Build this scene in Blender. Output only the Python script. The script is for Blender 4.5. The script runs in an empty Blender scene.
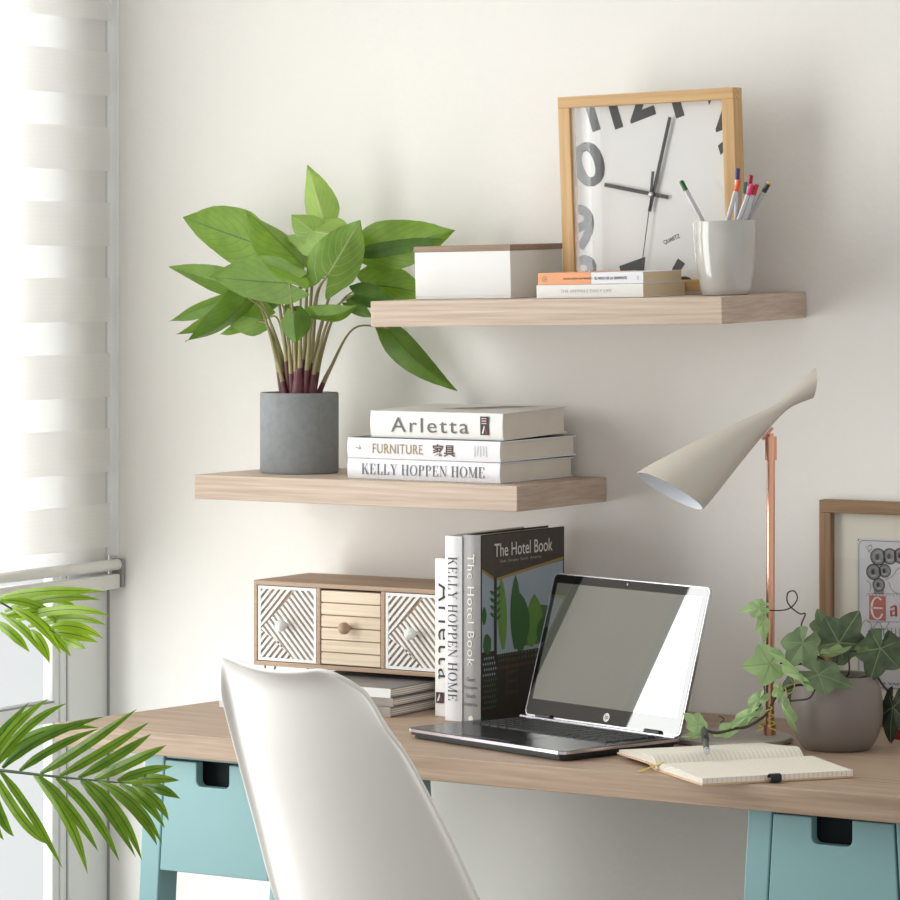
import bpy, bmesh, math, random
from math import sin, cos, pi, radians, sqrt, atan2
from mathutils import Vector, Matrix, Euler
random.seed(7)
SC = bpy.context.scene
COL = SC.collection
# ------------------------------------------------------------------ camera model
FP = 3520.0; YAW = radians(31.4); DW = 5.8; HZ = 275.0
Fv = Vector((-sin(YAW), cos(YAW), 0)); Rv = Vector((cos(YAW), sin(YAW), 0)); Zv = Vector((0, 0, 1))
CAM = Vector((DW*sin(YAW), -DW*cos(YAW), 1.44))
def ray(u, v): return Fv + Rv*((u-450)/FP) + Zv*((HZ-v)/FP)
def at(u, v, Y):
    d = ray(u, v); return CAM + d*((Y-CAM.y)/d.y)
def atZ(u, v, Z):
    d = ray(u, v); return CAM + d*((Z-CAM.z)/d.z)
def atX(u, v, X):
    d = ray(u, v); return CAM + d*((X-CAM.x)/d.x)
def atP(u, v, o, n):
    d = ray(u, v); return CAM + d*((o-CAM).dot(n)/d.dot(n))
cd = bpy.data.cameras.new('camera'); cam = bpy.data.objects.new('camera', cd); COL.objects.link(cam)
cam.location = CAM; cam.rotation_euler = (pi/2, 0, YAW)
cd.sensor_width = 36; cd.lens = FP/900*36; cd.shift_y = (HZ-450)/900; cd.clip_start = .05
SC.camera = cam
SC.view_settings.view_transform = 'Standard'
SC.view_settings.look = 'None'

# ------------------------------------------------------------------ materials
def srgb(r, g, b):
    f = lambda c: (c/255/12.92 if c/255 <= .04045 else ((c/255+.055)/1.055)**2.4)
    return (f(r), f(g), f(b), 1)
def base_mat(name):
    m = bpy.data.materials.new(name); m.use_nodes = True
    return m, m.node_tree, m.node_tree.nodes['Principled BSDF']
def N(nt, t, **kw):
    n = nt.nodes.new(t)
    for k, v in kw.items():
        if k in n.inputs: n.inputs[k].default_value = v
        else: setattr(n, k, v)
    return n
def plain(name, col, rough=.5, metal=0, var=.06, scale=30, bump=0, spec=.5, ior=None, coat=0, trans=0, emit=0):
    m, nt, b = base_mat(name)
    tc = N(nt, 'ShaderNodeTexCoord'); no = N(nt, 'ShaderNodeTexNoise', Scale=scale, Detail=4)
    nt.links.new(tc.outputs['Object'], no.inputs['Vector'])
    mx = N(nt, 'ShaderNodeMix', data_type='RGBA')
    c = Vector(col[:3])
    mx.inputs[6].default_value = (*(c*(1-var)), 1); mx.inputs[7].default_value = (*[min(1, x) for x in c*(1+var)], 1)
    nt.links.new(no.outputs['Fac'], mx.inputs[0]); nt.links.new(mx.outputs[2], b.inputs['Base Color'])
    b.inputs['Roughness'].default_value = rough; b.inputs['Metallic'].default_value = metal
    b.inputs['Specular IOR Level'].default_value = spec
    if ior: b.inputs['IOR'].default_value = ior
    b.inputs['Coat Weight'].default_value = coat
    if bump:
        bp = N(nt, 'ShaderNodeBump', Strength=bump, Distance=.002)
        nt.links.new(no.outputs['Fac'], bp.inputs['Height']); nt.links.new(bp.outputs[0], b.inputs['Normal'])
    return m
def wood(name, c1, c2, axis=0, scale=1.0, rough=.5, bump=.15, second=None):
    m, nt, b = base_mat(name)
    tc = N(nt, 'ShaderNodeTexCoord'); mp = N(nt, 'ShaderNodeMapping')
    s = [170*scale]*3; s[axis] = 4.5*scale
    if second is not None: s[second] = 14*scale
    mp.inputs['Scale'].default_value = s
    nt.links.new(tc.outputs['Object'], mp.inputs[0])
    n1 = N(nt, 'ShaderNodeTexNoise', Scale=1.0, Detail=6, Roughness=.6)
    nt.links.new(mp.outputs[0], n1.inputs['Vector'])
    mp2 = N(nt, 'ShaderNodeMapping'); s = [22*scale]*3; s[axis] = 1.6*scale
    if second is not None: s[second] = 5*scale
    mp2.inputs['Scale'].default_value = s
    nt.links.new(tc.outputs['Object'], mp2.inputs[0])
    n2 = N(nt, 'ShaderNodeTexNoise', Scale=1.0, Detail=3, Distortion=.6); nt.links.new(mp2.outputs[0], n2.inputs['Vector'])
    ad = N(nt, 'ShaderNodeMath', operation='MULTIPLY_ADD'); ad.inputs[1].default_value = .75
    nt.links.new(n1.outputs['Fac'], ad.inputs[0])
    ml = N(nt, 'ShaderNodeMath', operation='MULTIPLY'); ml.inputs[1].default_value = .25
    nt.links.new(n2.outputs['Fac'], ml.inputs[0]); nt.links.new(ml.outputs[0], ad.inputs[2])
    cr = N(nt, 'ShaderNodeValToRGB')
    cr.color_ramp.elements[0].position = .34; cr.color_ramp.elements[0].color = c1
    cr.color_ramp.elements[1].position = .66; cr.color_ramp.elements[1].color = c2
    nt.links.new(ad.outputs[0], cr.inputs[0])
    out = cr.outputs[0]
    nt.links.new(out, b.inputs['Base Color'])
    b.inputs['Roughness'].default_value = rough
    bp = N(nt, 'ShaderNodeBump', Strength=bump, Distance=.001)
    nt.links.new(n1.outputs['Fac'], bp.inputs['Height']); nt.links.new(bp.outputs[0], b.inputs['Normal'])
    return m
def leafmat(name, dark, light, vein, back=.35, veinw=.05, side=7.0, rough=.42, kind='leaf'):
    m, nt, b = base_mat(name)
    at_ = N(nt, 'ShaderNodeAttribute', attribute_name='st')
    sp = N(nt, 'ShaderNodeSeparateColor'); nt.links.new(at_.outputs['Color'], sp.inputs[0])
    tc = N(nt, 'ShaderNodeTexCoord'); no = N(nt, 'ShaderNodeTexNoise', Scale=45, Detail=3); nt.links.new(tc.outputs['Object'], no.inputs['Vector'])
    tn = N(nt, 'ShaderNodeMath', operation='MULTIPLY_ADD'); tn.inputs[1].default_value = .45
    nt.links.new(no.outputs['Fac'], tn.inputs[0])
    sb = N(nt, 'ShaderNodeMath', operation='SUBTRACT'); sb.inputs[1].default_value = .225
    nt.links.new(sp.outputs['Blue'], sb.inputs[0]); nt.links.new(sb.outputs[0], tn.inputs[2])
    cr = N(nt, 'ShaderNodeMix', data_type='RGBA'); cr.inputs[6].default_value = dark; cr.inputs[7].default_value = light
    cr.clamp_factor = True
    nt.links.new(tn.outputs[0], cr.inputs[0])
    lt = N(nt, 'ShaderNodeMath', operation='LESS_THAN'); lt.inputs[1].default_value = veinw; nt.links.new(sp.outputs['Red'], lt.inputs[0])
    vf = lt.outputs[0]
    if kind == 'leaf':
        a = N(nt, 'ShaderNodeMath', operation='MULTIPLY_ADD'); a.inputs[1].default_value = side
        nt.links.new(sp.outputs['Green'], a.inputs[0])
        q = N(nt, 'ShaderNodeMath', operation='MULTIPLY'); q.inputs[1].default_value = -3.0; nt.links.new(sp.outputs['Red'], q.inputs[0]); nt.links.new(q.outputs[0], a.inputs[2])
        ad8 = N(nt, 'ShaderNodeMath', operation='ADD'); ad8.inputs[1].default_value = 20.0; nt.links.new(a.outputs[0], ad8.inputs[0])
        fr = N(nt, 'ShaderNodeMath', operation='FRACT'); nt.links.new(ad8.outputs[0], fr.inputs[0])
        l2 = N(nt, 'ShaderNodeMath', operation='LESS_THAN'); l2.inputs[1].default_value = .09; nt.links.new(fr.outputs[0], l2.inputs[0])
        h = N(nt, 'ShaderNodeMath', operation='MULTIPLY'); h.inputs[1].default_value = .55; nt.links.new(l2.outputs[0], h.inputs[0])
        mxm = N(nt, 'ShaderNodeMath', operation='MAXIMUM'); nt.links.new(lt.outputs[0], mxm.inputs[0]); nt.links.new(h.outputs[0], mxm.inputs[1])
        vf = mxm.outputs[0]
    v2 = N(nt, 'ShaderNodeMath', operation='MULTIPLY'); v2.inputs[1].default_value = .75; nt.links.new(vf, v2.inputs[0])
    mv = N(nt, 'ShaderNodeMix', data_type='RGBA'); nt.links.new(v2.outputs[0], mv.inputs[0]); nt.links.new(cr.outputs[2], mv.inputs[6]); mv.inputs[7].default_value = vein
    nt.links.new(mv.outputs[2], b.inputs['Base Color'])
    b.inputs['Roughness'].default_value = rough
    tr = N(nt, 'ShaderNodeBsdfTranslucent'); nt.links.new(mv.outputs[2], tr.inputs[0])
    ms = N(nt, 'ShaderNodeMixShader'); ms.inputs[0].default_value = back
    nt.links.new(b.outputs[0], ms.inputs[1]); nt.links.new(tr.outputs[0], ms.inputs[2])
    nt.links.new(ms.outputs[0], nt.nodes['Material Output'].inputs[0])
    return m
def clear_glass(name, tint=(1, 1, 1, 1), refl=1.0, rough=0.0):
    m, nt, b = base_mat(name)
    nt.nodes.remove(b)
    t = N(nt, 'ShaderNodeBsdfTransparent'); t.inputs[0].default_value = tint
    g = N(nt, 'ShaderNodeBsdfGlossy'); g.inputs['Roughness'].default_value = rough
    no = N(nt, 'ShaderNodeTexNoise', Scale=3.0)
    fr = N(nt, 'ShaderNodeFresnel', IOR=1.5); ge = N(nt, 'ShaderNodeNewGeometry'); ma = N(nt, 'ShaderNodeMath', operation='MULTIPLY_ADD'); ma.inputs[1].default_value = 1/1.5-1.5; ma.inputs[2].default_value = 1.5; nt.links.new(ge.outputs['Backfacing'], ma.inputs[0]); nt.links.new(ma.outputs[0], fr.inputs['IOR'])
    mu = N(nt, 'ShaderNodeMath', operation='MULTIPLY'); mu.inputs[1].default_value = refl; nt.links.new(fr.outputs[0], mu.inputs[0])
    mx = N(nt, 'ShaderNodeMixShader'); nt.links.new(mu.outputs[0], mx.inputs[0]); nt.links.new(t.outputs[0], mx.inputs[1]); nt.links.new(g.outputs[0], mx.inputs[2])
    nt.links.new(mx.outputs[0], nt.nodes['Material Output'].inputs[0])
    return m
def cloth(name, col, trans, alpha=0.0, ribs=0):
    m, nt, b = base_mat(name); nt.nodes.remove(b)
    tc = N(nt, 'ShaderNodeTexCoord'); w = N(nt, 'ShaderNodeTexWave', Scale=ribs or 40, wave_type='BANDS', bands_direction='Z'); nt.links.new(tc.outputs['Object'], w.inputs[0])
    mc = N(nt, 'ShaderNodeMix', data_type='RGBA'); c = Vector(col[:3])
    k = .06 if ribs else .015
    mc.inputs[6].default_value = (*(c*(1-k)), 1); mc.inputs[7].default_value = col; nt.links.new(w.outputs['Fac'], mc.inputs[0])
    d = N(nt, 'ShaderNodeBsdfDiffuse'); t = N(nt, 'ShaderNodeBsdfTranslucent'); nt.links.new(mc.outputs[2], d.inputs[0]); nt.links.new(mc.outputs[2], t.inputs[0])
    m1 = N(nt, 'ShaderNodeMixShader'); m1.inputs[0].default_value = trans; nt.links.new(d.outputs[0], m1.inputs[1]); nt.links.new(t.outputs[0], m1.inputs[2])
    tp = N(nt, 'ShaderNodeBsdfTransparent'); m2 = N(nt, 'ShaderNodeMixShader'); m2.inputs[0].default_value = alpha; nt.links.new(m1.outputs[0], m2.inputs[1]); nt.links.new(tp.outputs[0], m2.inputs[2])
    nt.links.new(m2.outputs[0], nt.nodes['Material Output'].inputs[0])
    return m
def stripes(name, col, line, axis, period, width, rough=.7, offset=0.0):
    """thin ruled lines repeating along one object axis"""
    m, nt, b = base_mat(name)
    tc = N(nt, 'ShaderNodeTexCoord'); sx = N(nt, 'ShaderNodeSeparateXYZ'); nt.links.new(tc.outputs['Object'], sx.inputs[0])
    dv = N(nt, 'ShaderNodeMath', operation='MULTIPLY_ADD'); dv.inputs[1].default_value = 1/period; dv.inputs[2].default_value = 50+offset; nt.links.new(sx.outputs[axis], dv.inputs[0])
    fr = N(nt, 'ShaderNodeMath', operation='FRACT'); nt.links.new(dv.outputs[0], fr.inputs[0])
    lt = N(nt, 'ShaderNodeMath', operation='LESS_THAN'); lt.inputs[1].default_value = width; nt.links.new(fr.outputs[0], lt.inputs[0])
    mx = N(nt, 'ShaderNodeMix', data_type='RGBA'); mx.inputs[6].default_value = col; mx.inputs[7].default_value = line; nt.links.new(lt.outputs[0], mx.inputs[0])
    nt.links.new(mx.outputs[2], b.inputs['Base Color']); b.inputs['Roughness'].default_value = rough
    return m

M = {}
M['wall'] = plain('wall_plaster', srgb(238, 235, 231), .85, var=.012, scale=60, bump=.35, spec=.2)
M['ceil'] = plain('ceiling_paint', srgb(240, 239, 236), .9)
M['floor'] = wood('floor_oak', srgb(120, 112, 104), srgb(150, 142, 132), 1, .4)
M['shelf'] = wood('shelf_oak', srgb(172, 150, 132), srgb(206, 187, 170), 0, 1.0, .55, second=1)
M['desk'] = wood('desk_oak', srgb(150, 126, 106), srgb(188, 164, 143), 0, .8, .5)
M['cab'] = wood('cabinet_wood', srgb(158, 132, 110), srgb(184, 159, 137), 0, 1.0, .6)
M['cabz'] = wood('cabinet_wood_front', srgb(158, 132, 110), srgb(184, 159, 137), 0, 1.0, .6)
M['pale'] = wood('pale_paulownia', srgb(206, 184, 158), srgb(232, 216, 194), 0, 1.0, .6)
M['clockw'] = wood('clock_pine', srgb(186, 146, 96), srgb(218, 180, 128), 2, .8, .5)
M['clockwx'] = wood('clock_pine_rail', srgb(186, 146, 96), srgb(218, 180, 128), 0, .8, .5)
M['framew'] = wood('walnut_frame', srgb(110, 82, 56), srgb(162, 128, 92), 2, .8, .5)
M['framewx'] = wood('walnut_frame_rail', srgb(110, 82, 56), srgb(162, 128, 92), 0, .8, .5)
M['lid'] = wood('walnut_lid', srgb(136, 112, 92), srgb(166, 142, 120), 0, 1.0, .6)
M['teal'] = plain('teal_lacquer', srgb(143, 184, 189), .42, var=.02, scale=12)
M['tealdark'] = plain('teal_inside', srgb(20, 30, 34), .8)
M['white'] = plain('white_lacquer', srgb(228, 228, 227), .5, var=.01)
M['chair'] = plain('white_polypropylene', srgb(242, 240, 237), .38, var=.01, scale=200, spec=.4)
M['beech'] = wood('beech_leg', srgb(190, 156, 116), srgb(216, 186, 148), 2)
M['black'] = plain('black_wire', srgb(28, 28, 30), .5)
M['blackp'] = plain('black_plastic', srgb(18, 18, 20), .38)
M['key'] = plain('key_cap', srgb(20, 20, 22), .6)
M['deck'] = plain('laptop_deck', srgb(70, 70, 74), .22, metal=.8)
M['silver'] = plain('brushed_silver', srgb(205, 205, 210), .22, metal=1)
M['chrome'] = plain('polished_rim', srgb(228, 226, 236), .18, metal=.9)
M['screen'] = plain('glossy_screen', srgb(92, 94, 84), .015, spec=.5, ior=4.4)
M['bezel'] = plain('glossy_bezel', srgb(8, 8, 9), .02, spec=.5, ior=2.2)
M['paper'] = plain('book_paper', srgb(226, 220, 208), .85)
M['cream'] = plain('cream_paper', srgb(226, 210, 184), .85)
M['oldpaper'] = plain('aged_paper', srgb(220, 203, 174), .9)
M['coverw'] = plain('white_cover', srgb(226, 225, 229), .35, var=.01)
M['coverc'] = plain('offwhite_cover', srgb(228, 226, 222), .4, var=.01)
M['coverdk'] = plain('dark_cover', srgb(34, 34, 40), .4)
M['coverbk'] = plain('brown_black_cover', srgb(38, 33, 29), .3)
M['spineg'] = plain('grey_spine', srgb(146, 144, 144), .35)
M['orange'] = plain('salmon_cover', srgb(226, 156, 108), .45)
M['inkgrey'] = plain('grey_ink', srgb(104, 102, 106), .6)
M['inkdark'] = plain('dark_ink', srgb(48, 47, 54), .6)
M['inkblue'] = plain('slate_ink', srgb(92, 96, 108), .6)
M['inktan'] = plain('tan_ink', srgb(160, 138, 100), .6)
M['inkbrown'] = plain('brown_ink', srgb(92, 60, 58), .6)
M['inkred'] = plain('red_ink', srgb(170, 52, 50), .6)
M['inkwhite'] = plain('white_ink', srgb(226, 222, 214), .6)
M['inkpale'] = plain('pale_grey_ink', srgb(170, 166, 164), .6)
M['dial'] = plain('dial_paper', srgb(232, 231, 230), .7, var=.01)
M['digit'] = plain('dial_ink', srgb(58, 57, 58), .6)
M['hand'] = plain('clock_hand', srgb(38, 38, 40), .4)
M['brass'] = plain('brass', srgb(190, 150, 80), .3, metal=1)
M['glass'] = clear_glass('clear_glass')
M['wglass'] = clear_glass('window_glass', (.97, .985, .985, 1))
M['cup'] = plain('grey_glaze', srgb(190, 187, 182), .08, var=.01, coat=.6)
M['pot'] = plain('slate_pot', srgb(136, 139, 141), .8, var=.2, scale=90, bump=.2)
M['soil'] = plain('soil', srgb(42, 34, 28), .95, var=.4, scale=200, bump=1)
M['ivypot'] = plain('taupe_pot', srgb(128, 119, 113), .42, var=.04, scale=20)
M['maroon'] = plain('maroon_stem', srgb(98, 50, 58), .5, var=.25, scale=60)
M['stem'] = plain('tan_green_stem', srgb(150, 140, 98), .5, var=.15)
M['vine'] = plain('vine', srgb(52, 48, 40), .7, var=.2)
M['curl'] = plain('yellow_tendril', srgb(178, 170, 66), .6)
M['copper'] = plain('brushed_copper', srgb(224, 168, 142), .3, metal=1, var=.03)
M['shade'] = plain('putty_enamel', srgb(203, 196, 185), .45, var=.01)
M['shadein'] = plain('white_enamel', srgb(236, 240, 246), .4, var=.01)
M['lampbase'] = plain('grey_enamel', srgb(176, 170, 163), .5)
M['kraft'] = plain('kraft_cover', srgb(206, 174, 142), .7)
M['ruled'] = stripes('ruled_paper', srgb(243, 237, 225), srgb(202, 196, 185), 0, .0072, .09)
M['ribbon'] = plain('yellow_ribbon', srgb(206, 188, 70), .6)
M['elastic'] = plain('black_elastic', srgb(48, 48, 50), .8)
M['pen'] = plain('dark_green_pen', srgb(46, 58, 50), .35)
M['mat'] = plain('cream_mat', srgb(226, 222, 208), .85, var=.01)
M['print'] = plain('aged_print', srgb(208, 208, 212), .8, var=.03)
M['upvc'] = plain('pvc_frame', srgb(230, 231, 230), .5, var=.01)
M['upvcd'] = plain('pvc_seal', srgb(150, 152, 152), .6)
M['post'] = plain('dark_post', srgb(36, 36, 36), .6)
M['band'] = cloth('blind_opaque_band', srgb(252, 251, 249), .50, 0.0)
M['sheer'] = cloth('blind_sheer', srgb(253, 252, 250), .52, .02, ribs=95)
M['curtain'] = cloth('grey_green_curtain', srgb(196, 198, 184), .35)
M['rail'] = plain('rail_white', srgb(222, 221, 216), .5, var=.01)
M['magz'] = stripes('magazine_pages', srgb(222, 214, 204), srgb(150, 138, 126), 2, .0032, .3)
M['magside'] = plain('magazine_spine', srgb(150, 142, 136), .5, var=.3, scale=40)
M['magtop'] = plain('magazine_cover', srgb(120, 118, 120), .35, var=.5, scale=22)
M['redc'] = plain('dark_red_cover', srgb(142, 34, 34), .5)
M['leaf'] = leafmat('plant_leaf', srgb(36, 84, 26), srgb(146, 184, 44), srgb(62, 92, 44), .3, .03)
M['leafpale'] = leafmat('plant_leaf_underside', srgb(80, 128, 46), srgb(172, 204, 96), srgb(190, 196, 150), .3, .035)
M['palm'] = leafmat('palm_leaflet', srgb(38, 84, 20), srgb(150, 184, 40), srgb(30, 58, 20), .4, .10, kind='plain', rough=.35)
M['ivy'] = leafmat('ivy_leaf', srgb(50, 62, 50), srgb(176, 208, 146), srgb(138, 160, 112), .2, .022, kind='plain', rough=.55)
M['trunk'] = plain('palm_fibre', srgb(92, 72, 50), .9, var=.3, bump=1)
M['terracotta'] = plain('planter', srgb(196, 192, 186), .7)

# ------------------------------------------------------------------ mesh helpers
MW = {}
class MB:
    def __init__(s): s.v = []; s.f = []; s.m = []; s.c = []
    def add(s, vs, fs, m=0, cs=None):
        o = len(s.v); s.v += [Vector(v) for v in vs]
        s.f += [tuple(i+o for i in f) for f in fs]; s.m += [m]*len(fs)
        s.c += cs if cs else [(1, 0, .5)]*len(vs)
        return s
    def box(s, x0, x1, y0, y1, z0, z1, m=0, X=None):
        vs = [Vector(p) for p in ((x0,y0,z0),(x1,y0,z0),(x1,y1,z0),(x0,y1,z0),(x0,y0,z1),(x1,y0,z1),(x1,y1,z1),(x0,y1,z1))]
        if X: vs = [X @ v for v in vs]
        return s.add(vs, [(3,2,1,0),(4,5,6,7),(0,1,5,4),(1,2,6,5),(2,3,7,6),(3,0,4,7)], m)
    def hexa(s, b, t, m=0):
        return s.add(list(b)+list(t), [(3,2,1,0),(4,5,6,7),(0,1,5,4),(1,2,6,5),(2,3,7,6),(3,0,4,7)], m)
    def prism(s, pts, z0, z1, m=0, X=None):
        n = len(pts)
        vs = [Vector((p[0], p[1], z0)) for p in pts]+[Vector((p[0], p[1], z1)) for p in pts]
        if X: vs = [X @ v for v in vs]
        return s.add(vs, [tuple(reversed(range(n))), tuple(range(n, 2*n))]+[(i, (i+1) % n, (i+1) % n+n, i+n) for i in range(n)], m)
    def flat(s, pts, m=0, X=None):
        vs = [Vector((p[0], p[1], p[2] if len(p) > 2 else 0)) for p in pts]
        if X: vs = [X @ v for v in vs]
        return s.add(vs, [tuple(range(len(vs)))], m)
    def tube(s, pts, r, n=8, m=0, caps=True, phase=0):
        pts = [Vector(p) for p in pts]
        rr = r if isinstance(r, (list, tuple)) else [r]*len(pts)
        vs = []; prev = None
        for i, p in enumerate(pts):
            t = (pts[min(i+1, len(pts)-1)]-pts[max(i-1, 0)]).normalized()
            if prev is None:
                a = Vector((0, 0, 1)) if abs(t.z) < .9 else Vector((1, 0, 0))
                u = t.cross(a).normalized()
            else:
                u = (prev - t*prev.dot(t)).normalized()
            w = t.cross(u); prev = u
            for k in range(n):
                a = 2*pi*k/n+phase; vs.append(p+(u*cos(a)+w*sin(a))*rr[i])
        fs = []
        for i in range(len(pts)-1):
            for k in range(n):
                a = i*n+k; b = i*n+(k+1) % n; fs.append((a, b, b+n, a+n))
        if caps:
            fs.append(tuple(reversed(range(n)))); o = (len(pts)-1)*n; fs.append(tuple(range(o, o+n)))
        return s.add(vs, fs, m)
    def lathe(s, prof, n=48, X=None, m=0, cap0=True, cap1=True):
        vs = []
        for r, z in prof:
            for k in range(n):
                a = 2*pi*k/n; v = Vector((r*cos(a), r*sin(a), z)); vs.append(X @ v if X else v)
        fs = []
        for i in range(len(prof)-1):
            for k in range(n):
                a = i*n+k; b = i*n+(k+1) % n; fs.append((a, b, b+n, a+n))
        if cap0: fs.append(tuple(reversed(range(n))))
        if cap1: o = (len(prof)-1)*n; fs.append(tuple(range(o, o+n)))
        return s.add(vs, fs, m)
    def mesh(s, me, X, m=0):
        return s.add([X @ v.co for v in me.vertices], [tuple(p.vertices) for p in me.polygons], m)
    def build(s, name, mats, parent=None, world=False, smooth=None, bevel=0, seg=2, label=None, attr=False):
        if not isinstance(mats, (list, tuple)): mats = [mats]
        vs = s.v
        if world and parent is not None:
            I = MW[parent].inverted(); vs = [I @ v for v in vs]
        me = bpy.data.meshes.new(name); me.from_pydata([tuple(v) for v in vs], [], s.f)
        for m in mats: me.materials.append(m)
        for p, mi in zip(me.polygons, s.m): p.material_index = mi
        if attr:
            a = me.color_attributes.new('st', 'FLOAT_COLOR', 'POINT')
            for i, c in enumerate(s.c): a.data[i].color = (c[0], c[1], c[2], 1)
        if smooth is not None:
            for p in me.polygons: p.use_smooth = True
            if smooth < 180: me.set_sharp_from_angle(angle=radians(smooth))
        me.update()
        o = bpy.data.objects.new(name, me); COL.objects.link(o)
        if parent is not None: o.parent = parent
        if bevel:
            b = o.modifiers.new('bevel', 'BEVEL'); b.width = bevel; b.segments = seg; b.limit_method = 'ANGLE'; b.angle_limit = radians(40)
        if label: o['label'] = label
        MW[o] = Matrix() if parent is None else MW[parent].copy()
        return o
def tag(o, label, cat, group=None):
    o['label'] = label; o['category'] = cat
    if group: o['group'] = group
    return o
def thing(name, label, cat, mat=None, group=None):
    o = bpy.data.objects.new(name, None); COL.objects.link(o); o.empty_display_size = .05
    mat = mat if mat is not None else Matrix()
    if not isinstance(mat, Matrix): mat = Matrix.Translation(Vector(mat))
    o.matrix_world = mat; MW[o] = mat.copy()
    return tag(o, label, cat, group)
def struct(o): o['kind'] = 'structure'; return o
def T(x, y, z): return Matrix.Translation(Vector((x, y, z)))
def RX(a): return Matrix.Rotation(a, 4, 'X')
def RY(a): return Matrix.Rotation(a, 4, 'Y')
def RZ(a): return Matrix.Rotation(a, 4, 'Z')
def basis(x, y, z, o):
    m = Matrix((x, y, z)).transposed().to_4x4(); m.translation = Vector(o); return m
def text_me(body, bold=0.0, spacing=1.0, shear=0.0):
    c = bpy.data.curves.new('lettering', 'FONT'); c.body = body; c.size = 1; c.offset = bold; c.space_character = spacing; c.shear = shear
    c.resolution_u = 4
    o = bpy.data.objects.new('lettering', c); COL.objects.link(o)
    bpy.context.view_layer.update()
    dg = bpy.context.evaluated_depsgraph_get()
    me = bpy.data.meshes.new_from_object(o.evaluated_get(dg))
    bpy.data.objects.remove(o); bpy.data.curves.remove(c)
    return me
def fit(me, w, h):
    xs = [v.co.x for v in me.vertices]; ys = [v.co.y for v in me.vertices]
    cx, cy = (min(xs)+max(xs))/2, (min(ys)+max(ys))/2
    sx = w/(max(xs)-min(xs)); sy = h/(max(ys)-min(ys)) if h else sx
    return Matrix.Diagonal((sx, sy, 1, 1)) @ T(-cx, -cy, 0)
# a serif alphabet drawn with thick stems, hairlines and bracketless serifs (cap height 1)
def serif_me(txt):
    mb = MB(); x = 0
    def q(*p): mb.flat([(a+x, b) for a, b in p])
    def r(a, b, c, d): q((a, c), (b, c), (b, d), (a, d))
    def stem(a, b, y0=0, y1=1):
        r(a, b, y0, y1)
        if y0 == 0: r(a-.09, b+.09, 0, .035)
        if y1 == 1: r(a-.09, b+.09, .965, 1)
    def ring(cx, cy, rx, ry, tx, ty, a0=0, a1=360):
        n = 28
        for i in range(n):
            a = radians(a0+(a1-a0)*i/n); b = radians(a0+(a1-a0)*(i+1)/n)
            q((cx+rx*cos(a), cy+ry*sin(a)), (cx+rx*cos(b), cy+ry*sin(b)), (cx+(rx-tx)*cos(b), cy+(ry-ty)*sin(b)), (cx+(rx-tx)*cos(a), cy+(ry-ty)*sin(a)))
    for ch in txt:
        if ch == ' ': x += .36; continue
        if ch == 'K':
            stem(.12, .25); q((.25, .42), (.30, .42), (.70, .97), (.64, .97)); r(.54, .80, .965, 1); q((.36, .56), (.44, .66), (.78, .03), (.63, .03)); r(.54, .88, 0, .035); w = .90
        elif ch == 'E':
            stem(.12, .25); r(.25, .64, .96, 1); r(.25, .50, .49, .53); r(.25, .66, 0, .04); q((.60, .74), (.64, .74), (.64, 1), (.56, .98)); q((.62, .28), (.68, .28), (.66, 0), (.54, .02)); r(.48, .51, .38, .64); w = .76
        elif ch == 'L':
            stem(.12, .25); r(.25, .64, 0, .04); q((.61, .30), (.66, .30), (.64, 0), (.52, .02)); w = .72
        elif ch == 'Y':
            stem(.36, .49, 0, .46) ; q((.36, .46), (.49, .46), (.25, .97), (.09, .97)); q((.45, .44), (.49, .44), (.75, .97), (.70, .97)); r(0, .34, .965, 1); r(.58, .86, .965, 1); w = .86
        elif ch == 'H':
            stem(.12, .25); stem(.63, .76); r(.25, .63, .49, .53); w = .90
        elif ch == 'O':
            ring(.45, .5, .41, .52, .13, .04); w = .92
        elif ch == 'P':
            stem(.12, .25); ring(.34, .74, .32, .26, .12, .035, -90, 90); r(.25, .34, .965, 1); r(.25, .34, .48, .515); w = .74
        elif ch == 'N':
            r(.14, .18, 0, 1); r(.05, .28, 0, .035); q((.06, 1), (.20, 1), (.76, 0), (.66, 0)); r(.70, .74, 0, 1); r(.60, .84, .965, 1); w = .90
        elif ch == 'M':
            r(.14, .18, 0, 1); r(.04, .28, 0, .035); q((.06, 1), (.22, 1), (.55, 0), (.49, 0)); q((.49, 0), (.55, 0), (.88, 1), (.82, 1)); r(.80, .93, 0, 1); r(.72, 1.02, 0, .035); r(.82, 1.02, .965, 1); w = 1.06
        x += w+.05
    me = bpy.data.meshes.new('lettering'); me.from_pydata([tuple(v) for v in mb.v], [], mb.f); return me
def lettering(parent, me, w, h, X, mat, name='title_lettering'):
    return MB().mesh(me, X @ fit(me, w, h)).build(name, mat, parent)

# ------------------------------------------------------------------ setting
WX = -.6997
LEFT0 = -4.6
struct(MB().box(WX-.05, 4.2, -6.2, .12, -.05, 0).build('floor', M['floor']))
struct(MB().box(WX, 4.2, 0, .12, 0, 2.7).build('wall_back', M['wall']))
struct(MB().box(WX-.05, 4.2, -6.2, .12, 2.7, 2.8).build('ceiling', M['ceil']))
# left wall: pieces round two openings (glazed door behind the blind, big bare window nearer the room)
wl = MB()
def wseg(y0, y1, z0, z1): wl.box(WX-.04, WX, y0, y1, z0, z1)
wseg(-.66, .0, 2.42, 2.7); wseg(-.66, 0, 0, .04)
wseg(-.872, -.66, 0, 2.7)
wseg(-2.06, -.872, 2.42, 2.7); wseg(-2.06, -.872, 0, .35)
wseg(-6.2, -2.06, 0, 2.7)
struct(wl.build('wall_left', M['wall']))
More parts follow.
